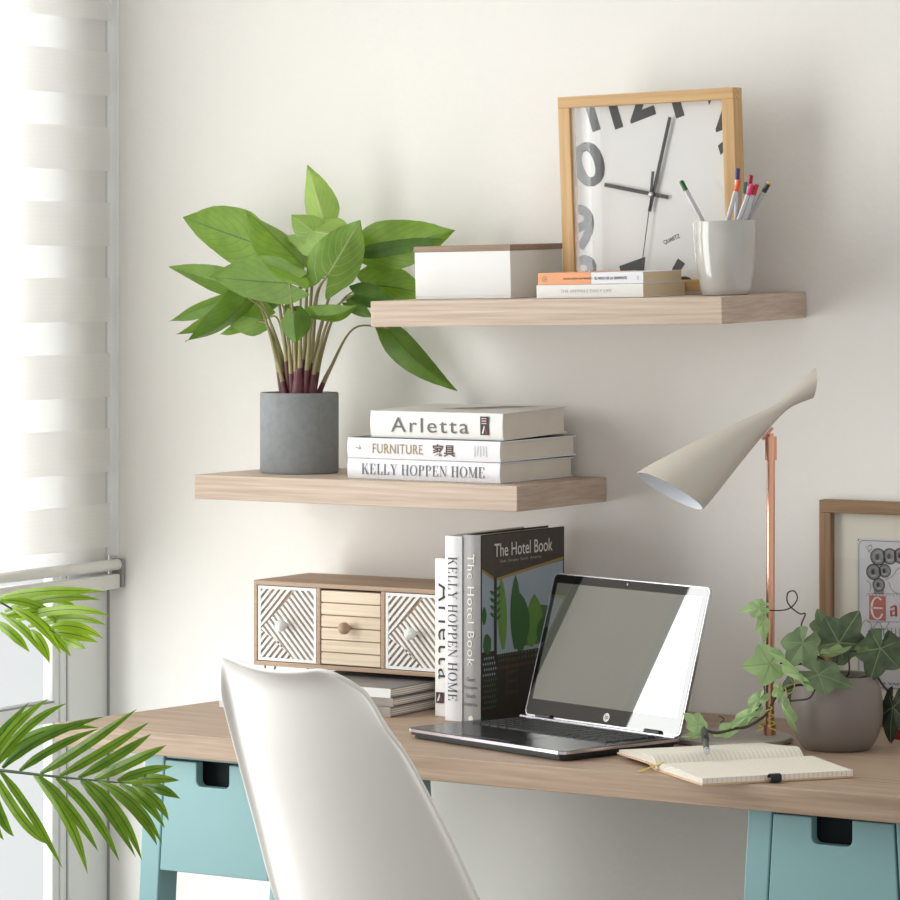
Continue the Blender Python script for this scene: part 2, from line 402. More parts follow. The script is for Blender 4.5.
# window_1: pvc door frame with a mid rail
w1 = struct(MB().box(WX-.016, WX-.011, -.60, -.14, .10, 2.38).build('window_1', M['wglass']))
fr = MB()
fr.box(WX-.03, WX-.002, -.112, .002, .04, 2.42); fr.box(WX-.03, WX-.006, -.13, -.112, .04, 2.42); fr.box(WX-.03, WX-.009, -.148, -.13, .04, 2.42)
fr.box(WX-.03, WX-.003, -.66, -.60, .04, 2.42); fr.box(WX-.03, WX-.003, -.60, -.148, 2.34, 2.42); fr.box(WX-.03, WX-.003, -.60, -.148, .04, .12)
fr.box(WX-.03, WX-.004, -.60, -.148, .672, .706)
fo = fr.build('window_frame', M['upvc'], w1, bevel=.002)
MB().box(WX-.004, WX+.0012, -.0035, .0, .0, .90).box(WX-.028, WX-.0055, -.1145, -.112, .04, 2.42).box(WX-.028, WX-.005, -.60, -.148, .706, .709).build('window_seal', M['upvcd'], w1)
# window_2: bare window that lights the room
w2 = struct(MB().box(WX-.02, WX-.015, -2.02, -.892, .39, 2.38).build('window_2', M['wglass']))
f2 = MB()
f2.box(WX-.035, WX-.004, -.892, -.872, .35, 2.42); f2.box(WX-.035, WX-.004, -2.06, -2.02, .35, 2.42); f2.box(WX-.035, WX-.004, -2.02, -.892, 2.38, 2.42); f2.box(WX-.035, WX-.004, -2.02, -.892, .35, .39)
f2.build('window_frame', M['upvc'], w2)
struct(MB().box(WX, WX+.012, -.68, -.60, 0, 2.6).build('trim_1', M['post']))
struct(MB().box(WX, WX+.0225, -.0045, -.0005, .95, 2.6).build('light_leak_strip', plain('light_leak_white', srgb(252, 252, 250), .6, var=0)))  # added pale strip, painting in the daylight that leaks past the blind's edge
# blind
BX = WX+.013
bl = thing('roller_blind', 'white striped day-and-night roller blind hanging over the window at the left', 'blind', (BX, -.3, .92))
z = 2.34
zz = 1.828
for k in range(-5, 7):
    zt = min(zz-.131*k, 2.34); z0 = max(zz-.131*k-.076, .945)
    if zt < .96 or z0 > 2.3: continue
    MB().add([(BX+.004, -.59, z0), (BX+.004, -.020, z0), (BX+.004, -.020, zt), (BX+.004, -.59, zt)], [(0, 1, 2, 3)]).build('opaque_band', M['band'], bl, world=True)
MB().add([(BX-.002, -.59, .94), (BX-.002, -.026, .94), (BX-.002, -.026, 2.34), (BX-.002, -.59, 2.34)], [(0, 1, 2, 3)]).build('sheer_fabric', M['sheer'], bl, world=True)
rl = MB(); 
rl.tube([(BX+.012, -.62, .935), (BX+.012, -.009, .935)], .0098, 16)
rl.build('bottom_rail', M['rail'], bl, world=True, smooth=40)
MB().box(BX+.001, BX+.019, -.62, -.009, .893, .919).build('lower_rail', M['rail'], bl, world=True, bevel=.003)
MB().box(BX-.001, BX+.024, -.009, -.0025, .895, .945).build('end_cap', M['upvcd'], bl, world=True, bevel=.002)
MB().box(WX+.001, WX+.075, -.62, -.02, 2.34, 2.42).build('head_box', M['rail'], bl, world=True, bevel=.004)

# ------------------------------------------------------------------ lights
wd = bpy.data.worlds.new('world'); SC.world = wd; wd.use_nodes = True
bg = wd.node_tree.nodes['Background']; bg.inputs[0].default_value = (.99, .995, 1.0, 1); bg.inputs[1].default_value = WORLD = .87
def area(name, loc, rot, sx, sy, power, col=(1, 1, 1)):
    d = bpy.data.lights.new(name, 'AREA'); d.shape = 'RECTANGLE'; d.size = sx; d.size_y = sy; d.energy = power; d.color = col
    o = bpy.data.objects.new(name, d); COL.objects.link(o); o.location = loc; o.rotation_euler = rot; return o
area('window_daylight', (WX-.03, -1.467, 1.385), (0, -pi/2, 0), 2.0, 1.15, 44, (1, .985, .96))
area('door_daylight', (WX-.10, -.48, 1.22), (0, -pi/2, 0), 2.3, .24, 22, (1, .99, .97))

# ------------------------------------------------------------------ shelves
LZ = 1.1158
ls = thing('floating_shelf', 'lower oak floating shelf carrying the large potted plant and three stacked books', 'shelf', (-.015, 0, LZ-.039), 'floating oak shelves')
ls['group'] = 'floating oak shelves'
MB().box(-.313, .2945, -.285, -.001, LZ-.0395, LZ).build('board', M['shelf'], ls, world=True, bevel=.0012)
UO = Vector((.6485, 0, 1.4141)); UM = Matrix.Translation(UO) @ RY(-.0145) @ RX(.0225)
un = (UM.to_3x3() @ Vector((0, 0, 1)))
us = thing('floating_shelf', 'upper oak floating shelf carrying the square clock, white box and pencil cup', 'shelf', UM @ T(-.31, 0, -.04), 'floating oak shelves')
US = MB().box(-.6185, 0, -.290, -.003, -.0405, 0)
US.v = [UM @ v for v in US.v]; US.build('board', M['shelf'], us, world=True, bevel=.0012)
def on_up(u, v): return UM.inverted() @ atP(u, v, UO, un)
UPZ = .0004

# ------------------------------------------------------------------ books
def book(name, label, mat, w, d, t, cover, group=None, pages=None, board=.0028, over=.004, spine=None, soft=False):
    """spine along local x at y=0 facing -y, thickness along z"""
    o = thing(name, label, 'book', mat, group)
    c = MB()
    c.box(0, w, 0, d, 0, board, 0); c.box(0, w, 0, d, t-board, t, 0)
    n = 8; bulge = .0 if soft else .0025
    pts = []
    for i in range(n+1):
        a = i/n; pts.append((-bulge*sin(pi*a), a*t))
    inn = [(board, t*.999), (board, t*.001)]
    X = Matrix(((0, 0, 1, 0), (1, 0, 0, 0), (0, 1, 0, 0), (0, 0, 0, 1)))
    c.prism([(p[0], p[1]) for p in pts]+inn, 0, w, 1 if spine else 0, X)
    c.build('cover', [M[cover], M[spine or cover]], o, bevel=.0006, seg=1)
    MB().box(over*.7, w-over*.7, board, d-over, board, t-board).build('pages', M[pages or 'paper'], o)
    return o
def spineX(w, t, x, z=None, e=.0034):
    """places XY lettering on the spine of a book (x to the right, z up)"""
    return Matrix(((1, 0, 0, x), (0, 0, -1, -e), (0, 1, 0, t/2 if z is None else z), (0, 0, 0, 1)))
G3 = 'books stacked on the lower shelf'
def lowbook(u, v, z): return atZ(u, v, z)
b1 = Matrix.Translation((-.0405, -.246, LZ+.0003))
t1, t2, t3 = .0325, .0325, .0425
k1 = book('hardcover_book', 'white hardback with grey serif spine lettering, bottom of the stack on the lower shelf', b1 @ RZ(radians(-.4)), .284, .228, t1, 'coverw', G3)
lettering(k1, serif_me('KELLY HOPPEN '+'HOME'), .228, .0175, spineX(.284, t1, .142), M['inkblue'])
MB().box(.001, .283, .0028, .2275, -.0002, .0014).build('back_board', M['coverdk'], k1)
MB().box(.001, .283, .0028, .2275, t1-.0014, t1+.0002).build('front_board', M['coverdk'], k1)
b2 = Matrix.Translation((-.040, -.247, LZ+.0003+t1+.0004))
k2 = book('hardcover_book', 'white hardback with tan and brown spine lettering, middle of the lower shelf stack', b2 @ RZ(radians(-.9)) @ RX(.007), .286, .232, t2, 'coverw', G3)
lettering(k2, text_me('FURNITURE', .0, 1.08), .094, .0155, spineX(.286, t2, .0965), M['inktan'])
lettering(k2, text_me('家具', .02), .042, .0195, spineX(.286, t2, .183), M['inkbrown'], 'chinese_lettering')
lettering(k2, text_me('7', .0), .008, .0085, spineX(.286, t2, .022) @ RZ(radians(-70)), M['inktan'], 'volume_number')
sm = MB()
for i in range(5): sm.box(.240+i*.0052, .2408+i*.0052, -.0036, -.0033, .008+(i % 2)*.002, .025)
sm.build('small_print', M['inkpale'], k2)
MB().box(.001, .285, .0028, .2315, t2-.0013, t2+.0002).box(.001, .285, .0028, .2315, -.0002, .0013).build('dark_boards', M['coverdk'], k2)
b3 = Matrix.Translation((-.0005, -.240, LZ+.0011+t1+t2+.0004))
k3 = book('hardcover_book', 'thick off-white book with rounded grey spine lettering, topmost of the lower shelf stack', b3 @ RZ(radians(-.6)) @ RX(.028), .246, .196, t3, 'coverc', G3, board=.002)
lettering(k3, text_me('Arletta', 0, 1.2), .144, .0232, spineX(.246, t3, .112), M['inkgrey'])
lg = MB().box(.206, .2215, -.0036, -.0033, .0085, .0375)
lg.build('publisher_mark', M['inkdark'], k3)
X = spineX(.246, t3, .2138, .016, .0040)
lm = MB()
lm.flat([(-.005, -.005), (-.002, -.005), (.001, .006), (-.0005, .008)], 0, X); lm.flat([(-.0005, .008), (.001, .006), (.0055, -.005), (.003, -.005)], 1, X)
for i in range(5): lm.flat([(-.005, .010+i*.002), (.004, .010+i*.002), (.004, .011+i*.002), (-.005, .011+i*.002)], i % 2, X)
lm.build('mark_lettering', [M['inkwhite'], M['inkred']], k3)
cp = MB()
cp.flat([(.085, .065, 0), (.155, .165, 0), (.212, .165, 0), (.150, .075, 0)], 0, T(0, 0, t3+.0004))
for i in range(5): cp.flat([(.10+i*.018, .085+i*.016, 0), (.12+i*.018, .09+i*.016, 0), (.125+i*.018, .10+i*.014, 0), (.108+i*.018, .10+i*.014, 0)], 1, T(0, 0, t3+.0006))
cp.build('cover_picture', [M['inkpale'], M['inkbrown']], k3)

# books standing on the desk ------------------------------------------------------
DZ = .75
ST = Matrix(((0, 0, 1, 0), (0, 1, 0, 0), (-1, 0, 0, 0), (0, 0, 0, 1)))   # x -> -z, z -> +x
GS = 'books standing on the desk'
def standing(x, y, h, rot): return T(x, y, DZ+h+.0003) @ RZ(radians(rot)) @ ST
xA = at(435, 717, -.262).x; xK = at(445, 719, -.302).x; xH = at(462.6, 722, -.3).x
hA, hK, hH = .247, .286, .289
s1 = book('hardcover_book', 'off-white book standing on the desk, shortest and leftmost of the upright books', standing(xA, -.262, hA, 0), hA, .20, .040, 'coverc', GS, board=.002)
lettering(s1, text_me('Arletta', -.004, 1.18), .150, .026, spineX(hA, .040, .1135, .021), M['inkdark'])
MB().box(.209, .226, -.0036, -.0033, .004, .0185).build('publisher_mark', M['inkdark'], s1)
lm = MB(); X = spineX(hA, .04, .217, .011, .0040)
lm.flat([(.006, -.005), (.006, -.002), (-.004, .001), (-.006, -.0005)], 0, X); lm.flat([(-.006, -.0005), (-.004, .001), (.006, .0055), (.006, .003)], 1, X)
lm.build('mark_lettering', [M['inkwhite'], M['inkred']], s1)
s2 = book('hardcover_book', 'white hardback with dark serif lettering standing upright, middle of the three desk books', standing(xK, -.302, hK, 0), hK, .24, .031, 'coverw', GS)
lettering(s2, serif_me('KELLY HOPPEN HOME'), .222, .0168, spineX(hK, .031, .143), M['inkdark'])
MB().box(.001, hK-.001, .004, .2395, .0295, .0312).build('dark_board', M['coverdk'], s2)
HT = .0325
s3 = book('hardcover_book', 'dark book with banana leaf cover picture and grey spine standing behind the laptop', standing(xH+.0012, -.300, hH, -3.0), hH, .239, HT, 'coverbk', GS, spine='spineg')
lettering(s3, text_me('The Hotel Book', .0, 1.12), .172, .0125, spineX(hH, HT, .1155), M['inkwhite'], 'spine_lettering')
for i, (wd_, ww) in enumerate((('Geat', .015), ('Escapes', .024), ('South', .018), ('America', .024))):
    X = spineX(hH, HT, .2225+i*.0127, None, .0036) @ RZ(pi/2)
    lettering(s3, text_me(wd_), ww, .0062, X, M['inkdark'], 'spine_small_print')
ring = [(.0045*cos(a*pi/8), .0045*sin(a*pi/8)) for a in range(16)]
MB().flat(ring, 0, spineX(hH, HT, .283, None, .0036)).build('spine_emblem', M['inkwhite'], s3)
# cover picture, in (a = along cover from spine, b = height) on the +z face:  local x = hH-b, y = a
def cov(e): return Matrix(((0, -hH/.307, 0, hH), (1, 0, 0, 0), (0, 0, 1, HT+e), (0, 0, 0, 1)))
# check: (a,b,0)->(hH-b, a, HT+e)
pic = MB(); W_, H_ = .238, .307
mats = [plain('picture_dark', srgb(30, 27, 24), .3), plain('picture_thatch', srgb(62, 54, 46), .3, var=.5, scale=80), plain('picture_sky', srgb(150, 165, 178), .3, var=.12, scale=20),
        plain('picture_leaf', srgb(40, 92, 40), .3, var=.2), plain('picture_leaf_light', srgb(90, 138, 50), .3, var=.2), plain('picture_trim', srgb(150, 128, 70), .3), plain('picture_chair', srgb(70, 48, 34), .3), plain('picture_hedge', srgb(70, 100, 66), .3, var=.5, scale=60)]
def remap(a):
    K = [(0, 0), (.06, .041), (.15, .108), (.19, .152), (.238, .238)]
    for (x0_, y0_), (x1_, y1_) in zip(K, K[1:]):
        if a <= x1_: return y0_+(y1_-y0_)*(a-x0_)/(x1_-x0_)
    return a
F = lambda pts, m, e: pic.flat([(remap(max(0, p[0])), p[1]) for p in pts], m, cov(e))
F([(.004, .002), (W_-.002, .002), (W_-.002, H_-.002), (.004, H_-.002)], 0, .0003)
F([(.004, .253), (.055, .235), (W_-.002, .253), (W_-.002, H_-.002), (.004, H_-.002)], 1, .0005)
F([(.004, .115), (.060, .115), (.060, .232), (.004, .250)], 2, .0005)
F([(.064, .108), (W_-.002, .108), (W_-.002, .250), (.064, .232)], 2, .0005)
F([(.058, .229), (.060, .234), (W_-.002, .256), (W_-.002, .251)], 5, .0007)
F([(.004, .247), (.004, .252), (.058, .234), (.056, .229)], 5, .0007)
def pl(ax, ay, bx, by, w, m, e=.0009, n=9):
    L = []; Rr = []
    dx, dy = bx-ax, by-ay; l = sqrt(dx*dx+dy*dy); nx, ny = -dy/l, dx/l
    for i in range(n+1):
        t = i/n; ww = w*(sin(pi*min(1, t*.95+.05))**.7)*(1 if t < .98 else .1)
        L.append((ax+dx*t+nx*ww, ay+dy*t+ny*ww)); Rr.append((ax+dx*t-nx*ww, ay+dy*t-ny*ww))
    F(L+Rr[::-1], m, e)
F([(.16, .115), (W_-.002, .115), (W_-.002, .17), (.20, .18), (.17, .15)], 7, .0006)
pl(.088, .115, .080, .235, .018, 4, .0007); pl(.135, .112, .134, .236, .020, 3, .0009); pl(.150, .108, .150, .205, .026, 3, .0011)
pl(.180, .112, .188, .200, .018, 4, .0008); pl(.205, .112, .203, .160, .012, 3, .0010); pl(.232, .112, .222, .150, .010, 3, .001)
pl(.01, .12, .040, .135, .018, 3, .0009); pl(.012, .16, .012, .19, .010, 3, .0009)
F([(.052, .100), (.062, .100), (.062, .236), (.052, .236)], 0, .0010)
for i in range(9): pl(.056, .165+i*.006, .056+.022*(-1)**i, .172+i*.006, .003, 3, .0013)
for i in range(6):
    for j in range(10):
        a, b = .010+i*.009+(j % 2)*.0045, .020+j*.009
        F([(a, b), (a+.003, b+.003), (a, b+.006), (a-.003, b+.003)], 2 if (j > 5) else 7, .0006)
for i in range(16):
    for j in range(2):
        a, b = .072+i*.0085, .094+j*.008
        F([(a, b), (a+.002, b+.003), (a, b+.006), (a-.002, b+.003)], 7, .0006)
F([(.064, .082), (.225, .086), (.225, .090), (.064, .087)], 6, .0008)
F([(.100, .030), (.104, .030), (.104, .095), (.100, .095)], 6, .0009); F([(.138, .030), (.142, .030), (.142, .098), (.138, .098)], 6, .0009)
for b in (.04, .058, .074, .092): F([(.100, b), (.142, b+.001), (.142, b+.005), (.100, b+.004)], 6, .0009)
pic.build('cover_picture', mats, s3)
lettering(s3, text_me('The Hotel Book', .006), .166, .022, cov(.0014) @ T(.119, .2795, 0), M['inkwhite'], 'cover_lettering')
lettering(s3, text_me('Geat  Escapes  South  America'), .118, .0065, cov(.0014) @ T(.110, .2605, 0), M['inkpale'], 'cover_small_print')

# ------------------------------------------------------------------ desk
dk = thing('worktop', 'long oak desk top with the laptop, lamp and drawers standing on it', 'desk', (.4, -.3, DZ-.036))
poly = [(-.322, -.641), (1.46, -.678), (1.46, -.004), (-.238, -.004)]
MB().prism(poly, DZ-.0355, DZ).build('board', M['desk'], dk, world=True, bevel=.0015)

def trestle(x0, label):
    """open trestle stand with a deep drawer; x0 = outer left of the front leg at its top"""
    o = thing('trestle_drawer_unit', label, 'desk leg unit', (x0+.127, -.35, 0), 'teal trestle units')
    top = DZ-.0362; W = .255; y0 = -.622; yb = -.215; lw = .036
    sp = .059
    def leg(xa, xb, ya, yb2, dx, dy):
        mb = MB(); s = top/top
        mb.hexa([(xa+dx, ya+dy, 0), (xb+dx, ya+dy, 0), (xb+dx, yb2+dy, 0), (xa+dx, yb2+dy, 0)], [(xa, ya, top), (xb, ya, top), (xb, yb2, top), (xa, yb2, top)])
        mb.build('leg', M['teal'], o, world=True, bevel=.002)
    k = .0133/.2218*top
    leg(x0, x0+lw, y0, y0+.05, -k, 0); leg(x0+W-lw, x0+W, y0, y0+.05, k, 0)
    leg(x0, x0+lw, yb-.05, yb, -k, 0); leg(x0+W-lw, x0+W, yb-.05, yb, k, 0)
    # frame rails
    fr = MB(); xl, xr = x0+lw, x0+W-lw
    fr.box(xl, xr, y0+.004, y0+.03, top-.006, top); fr.box(xl, xr, yb-.03, yb, top-.02, top)
    fr.box(x0+.004, x0+.022, y0+.05, yb-.05, top-.16, top); fr.box(x0+W-.022, x0+W-.004, y0+.05, yb-.05, top-.16, top)
    fr.build('side_frame', M['teal'], o, world=True, bevel=.001)
    # drawer front with a notch cut into its top edge
    zt, zb = top-.0085, top-.176; g = .0028
    off = lambda z_: k*(top-z_)/top
    cxn = (xl+xr)/2-.0015; nw = .0300; nd = .036; r = .009
    pts = [(xl+g-off(zb), zb), (xr-g+off(zb), zb), (xr-g+off(zt), zt), (cxn+nw, zt)]
    for i in range(5): a = -i*pi/8; pts.append((cxn+nw-r+r*cos(a), zt-nd+r+r*sin(a)))
    for i in range(5): a = -pi/2-i*pi/8; pts.append((cxn-nw+r+r*cos(a), zt-nd+r+r*sin(a)))
    pts += [(cxn-nw, zt), (xl+g-off(zt), zt)]
    X = Matrix(((1, 0, 0, 0), (0, 0, 1, 0), (0, 1, 0, 0), (0, 0, 0, 1)))
    dr = MB().prism(pts, y0-.001, y0+.017, 0, X).build('drawer', M['teal'], o, world=True, bevel=.0015)
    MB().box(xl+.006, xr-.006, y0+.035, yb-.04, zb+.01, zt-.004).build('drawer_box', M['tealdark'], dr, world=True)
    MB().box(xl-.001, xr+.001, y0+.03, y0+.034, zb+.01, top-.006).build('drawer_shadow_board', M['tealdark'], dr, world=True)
    return o
trestle(-.1635, 'teal trestle unit with notched drawer at the left end, partly behind the chair')
trestle(.8585, 'teal trestle unit with notched drawer at the right end of the desk')

# ------------------------------------------------------------------ drawer cabinet
CY = -.2; CB = DZ+.052; CX0 = at(253.5, 600, CY).x
cw, ch, cdp = .378, .139, .165
cb = thing('drawer_cabinet', 'small wooden three-drawer desk cabinet on black hairpin legs', 'drawer cabinet', (CX0, CY, DZ))
c = MB(); th = .0075; zb = .052
d0 = .0075
c.box(0, cw, 0, cdp, zb, zb+th); c.box(0, cw, 0, cdp, zb+ch-th, zb+ch)
xs = [0, (cw-th)/3, 2*(cw-th)/3, cw-th]
for x in xs: c.box(x, x+th, 0, cdp, zb+th, zb+ch-th)
c.box(th, cw-th, cdp-.004, cdp, zb+th, zb+ch-th)
c.build('carcass', M['cab'], cb, bevel=.0012)
def clip_poly(poly, x0, x1, y0, y1):
    def cl(p, ax, val, keep_less):
        out = []
        for i in range(len(p)):
            a, b = p[i], p[(i+1) % len(p)]
            ia = (a[ax] <= val) if keep_less else (a[ax] >= val); ib = (b[ax] <= val) if keep_less else (b[ax] >= val)
            if ia: out.append(a)
            if ia != ib:
                t = (val-a[ax])/(b[ax]-a[ax]); out.append((a[0]+(b[0]-a[0])*t, a[1]+(b[1]-a[1])*t))
        return out
    for ax, val, k in ((0, x0, False), (0, x1, True), (1, y0, False), (1, y1, True)):
        if len(poly) < 3: return []
        poly = cl(poly, ax, val, k)
    return poly if len(poly) > 2 else []
def knob(parent, x, z_, mat):
    X = T(x, 0, z_) @ RX(pi/2)
    MB().lathe([(.0035, -.006), (.0035, .004), (.007, .007), (.0098, .013), (.0095, .019), (.006, .0235), (.001, .0245)], 20, X).build('knob', mat, parent, smooth=50)
def lattice_drawer(i):
    xa = xs[i]+th+.0012; xb = xs[i+1]-.0012; z0 = zb+th+.0012; z1 = zb+ch-th-.0012
    root = MB().box(xa, xb, .0052, .012, z0, z1).box(xa+.002, xb-.002, .012, cdp-.012, z0+.002, z1-.012).build('drawer', M['cabz'], cb)
    X = Matrix(((1, 0, 0, 0), (0, 0, 1, 0), (0, 1, 0, 0), (0, 0, 0, 1)))
    lt = MB(); b = .0048; y0, y1 = .0008, .0053
    lt.box(xa, xb, y0, y1, z0, z0+b); lt.box(xa, xb, y0, y1, z1-b, z1); lt.box(xa, xa+b, y0, y1, z0+b, z1-b); lt.box(xb-b, xb, y0, y1, z0+b, z1-b)
    w, h = xb-xa, z1-z0
    ix0, ix1, iz0, iz1 = xa+b*.6, xb-b*.6, z0+b*.6, z1-b*.6
    pitch = .0088; lw_ = .0043
    # regions: upper-left field runs '/', a central 'V' ridge, right field runs '\'
    def strips(region, ang, offs=0):
        ca, sa = cos(ang), sin(ang)
        cx, cz = (xa+xb)/2, (z0+z1)/2
        for k in range(-22, 23):
            o_ = k*pitch+offs; L = .2
            p0 = (cx-sa*o_, cz+ca*o_)
            q = [(p0[0]-ca*L+sa*lw_/2, p0[1]-sa*L-ca*lw_/2), (p0[0]+ca*L+sa*lw_/2, p0[1]+sa*L-ca*lw_/2), (p0[0]+ca*L-sa*lw_/2, p0[1]+sa*L+ca*lw_/2), (p0[0]-ca*L-sa*lw_/2, p0[1]-sa*L+ca*lw_/2)]
            # clip against convex region
            poly = q
            n = len(region)
            for j in range(n):
                a, b2 = region[j], region[(j+1) % n]
                out = []
                f_ = lambda p: (b2[0]-a[0])*(p[1]-a[1])-(b2[1]-a[1])*(p[0]-a[0])
                for m_ in range(len(poly)):
                    p, r_ = poly[m_], poly[(m_+1) % len(poly)]
                    fp, fr_ = f_(p), f_(r_)
                    if fp >= 0: out.append(p)
                    if (fp >= 0) != (fr_ >= 0):
                        t = fp/(fp-fr_); out.append((p[0]+(r_[0]-p[0])*t, p[1]+(r_[1]-p[1])*t))
                poly = out
                if len(poly) < 3: break
            if len(poly) >= 3: lt.prism(poly, y0+.0004, y1, 0, X)
    P = lambda a, b2: (ix0+(ix1-ix0)*a, iz0+(iz1-iz0)*b2)
    A45 = atan2(h, w)*1.02
    # ridge line from (0,.42) up to (.66,1.0): above it '/' strips, below-right of it '\' strips, lower-left triangle '/'
    strips([P(0, .43), P(.64, 1), P(0, 1)], A45)
    strips([P(.66, 1), P(.44, .78), P(1, .12), P(1, 1)], -A45, .002)
    strips([P(.44, .78), P(.02, .42), P(.66, -.0), P(1, 0), P(1, .12)], -A45, .002)
    strips([P(0, .40), P(0, 0), P(.62, 0), P(.34, .26)], A45, .0015)
    lt.build('lattice_panel', M['white'], root)
    knob(root, (xa+xb)/2-.001, (z0+z1)/2-.001, M['white'])
def plank_drawer(i):
    xa = xs[i]+th+.0012; xb = xs[i+1]-.0012; z0 = zb+th+.0012; z1 = zb+ch-th-.003
    root = MB().box(xa, xb, .006, .011, z0, z1).box(xa+.002, xb-.002, .011, cdp-.012, z0+.002, z1-.012).build('drawer', M['cabz'], cb)
    p = MB(); n = 6; hh = (z1-z0)/n
    for k in range(n): p.box(xa, xb, .0008, .0062, z0+k*hh+.0007, z0+(k+1)*hh-.0007)
    p.build('plank_panel', M['pale'], root, bevel=.0012)
    knob(root, (xa+xb)/2-.002, (z0+z1)/2+.002, M['cab'])
lattice_drawer(0); plank_drawer(1); lattice_drawer(2)
for lx, ly in ((.018, .022), (cw-.018, .022), (.018, cdp-.022), (cw-.018, cdp-.022)):
    sx = -1 if lx < cw/2 else 1; sy = -1 if ly < cdp/2 else 1
    hp = MB(); r = .0014
    A = [(lx-.011, ly, zb), (lx-.010, ly, zb-.004), (lx-.002+sx*.002, ly+sy*.004, .0055), (lx+sx*.002, ly+sy*.004, .0016), (lx+.002+sx*.002, ly+sy*.004, .0055), (lx+.010, ly, zb-.004), (lx+.011, ly, zb)]
    hp.tube(A, r, 8); hp.box(lx-.013, lx+.013, ly-.008, ly+.008, zb-.0012, zb)
    hp.build('hairpin_leg', M['black'], cb)

# magazines under the cabinet
GM = 'magazines under the small cabinet'
zc = DZ+.0003
mags = [('bottom', .016, 0, 0), ('middle', .013, .4, .003), ('topmost', .0145, -.3, -.002)]
for i, (pos, t, rot, dx) in enumerate(mags):
    mx_ = T(-.128+dx, -.316+.002*i, zc) @ RZ(radians(rot))
    lab = {'bottom': 'magazine lying directly on the desk, bottom of the stack under the cabinet', 'middle': 'magazine sandwiched in the middle of the stack under the cabinet', 'topmost': 'magazine with grey printed cover, topmost of the stack under the cabinet'}[pos]
    o = thing('magazine', lab, 'magazine', mx_, GM)
    MB().box(.001, .212, .001, .276, .0008, t-.0008).build('pages', M['magz'], o, bevel=.003)
    cv = MB(); cv.box(0, .2125, 0, .277, 0, .0007); cv.box(0, .2125, 0, .277, t-.0007, t); cv.box(0, .2125, -.0005, .0008, 0, t, 1)
    cv.build('cover', [M['magtop'], M['white'] if pos == 'topmost' else M['magside']], o)
    zc += t+.0003
p_ = atZ(230, 706, DZ)
npd = thing('notepad', 'small white notepad on the desk just left of the chair back', 'notepad', (p_.x, p_.y, DZ+.0003))
MB().box(-.006, .05, -.02, .04, 0, .010).build('sheets', M['white'], npd); MB().box(-.006, .05, -.021, -.02, 0, .0105).build('binding', M['coverc'], npd)

# ------------------------------------------------------------------ upper shelf things
def up(x, y, rot=0): return UM @ T(x, y, UPZ) @ RZ(radians(rot))
pA = on_up(416, 299.3); pB = on_up(511, 298)
yb_ = -.205; xb0 = at(415.5, 280, -.205).x-UO.x; xb1 = at(511, 280, -.205).x-UO.x
bw = xb1-xb0
bx_ = thing('storage_box', 'white storage box with a thin walnut lid on the upper shelf', 'box', up(xb0, yb_))
BH = .0745
bb = MB(); tk = .004
bb.box(0, bw, 0, .165, 0, tk); bb.box(0, bw, 0, tk, tk, BH); bb.box(0, bw, .165-tk, .165, tk, BH); bb.box(0, tk, tk, .165-tk, tk, BH); bb.box(bw-tk, bw, tk, .165-tk, tk, BH)
bb.build('body', M['white'], bx_, bevel=.0008)
MB().box(-.0012, bw+.0012, -.0012, .1662, BH+.0002, BH+.0092).build('lid', M['lid'], bx_, bevel=.0008)

# two paperbacks
GB = 'paperbacks lying on the upper shelf'
x0 = at(536.5, 292, -.262).x-UO.x; x1 = at(643, 292, -.262).x-UO.x
q1 = book('paperback', 'off-white paperback lying flat on the upper shelf, lower of the two paperbacks', up(x0, -.262, .4), x1-x0, .142, .0205, 'coverc', GB, pages='oldpaper', board=.0012, over=.0015, soft=True)
lettering(q1, text_me('THE ANIMALS DAILY LIFE', 0, 1.15), .088, .0046, spineX(.19, .0205, .087, .0108, .0006), M['inkpale'])
x0b = at(538.5, 278, -.256).x-UO.x; x1b = at(644, 278, -.256).x-UO.x; wB = x1b-x0b
q2 = book('paperback', 'half salmon half white paperback lying on the white paperback beside the clock', UM @ T(x0b, -.256, UPZ+.0208) @ RZ(radians(-.3)), wB, .126, .0178, 'coverw', GB, pages='oldpaper', board=.0012, over=.0015, soft=True)
MB().box(0, wB*.505, -.0005, .125, .0178, .0181).box(0, wB*.505, -.0006, -.0001, 0, .0181).build('salmon_panel', M['orange'], q2)
lettering(q2, text_me('PEDRO JUAN GUTIÉRREZ', .02), .050, .0042, spineX(wB, .0178, .070, .0088, .0010), M['inkbrown'], 'author_lettering')
lettering(q2, text_me('EL NIDO DE LA SERPIENTE', .02), .056, .0042, spineX(wB, .0178, .128, .0088, .0008), M['inkdark'])
rg = MB()
for i in range(16):
    a, b = i*pi/8, (i+1)*pi/8
    rg.flat([(.004*cos(a), .004*sin(a)), (.004*cos(b), .004*sin(b)), (.0034*cos(b), .0034*sin(b)), (.0034*cos(a), .0034*sin(a))], 0, spineX(wB, .0178, .012, .0088, .0010))
rg.flat([(-.002, -.0004), (.002, -.0004), (.002, .0004), (-.002, .0004)], 0, spineX(wB, .0178, .012, .0088, .0010))
rg.build('publisher_mark', M['inkbrown'], q2)
mk = MB()
for i in range(3): mk.flat([(-.0012, -.003+i*.0022), (.0012, -.003+i*.0022), (.0012, -.0018+i*.0022), (-.0012, -.0018+i*.0022)], 0, spineX(wB, .0178, wB-.009, .0088, .0008))
mk.build('spine_mark', M['inkpale'], q2)

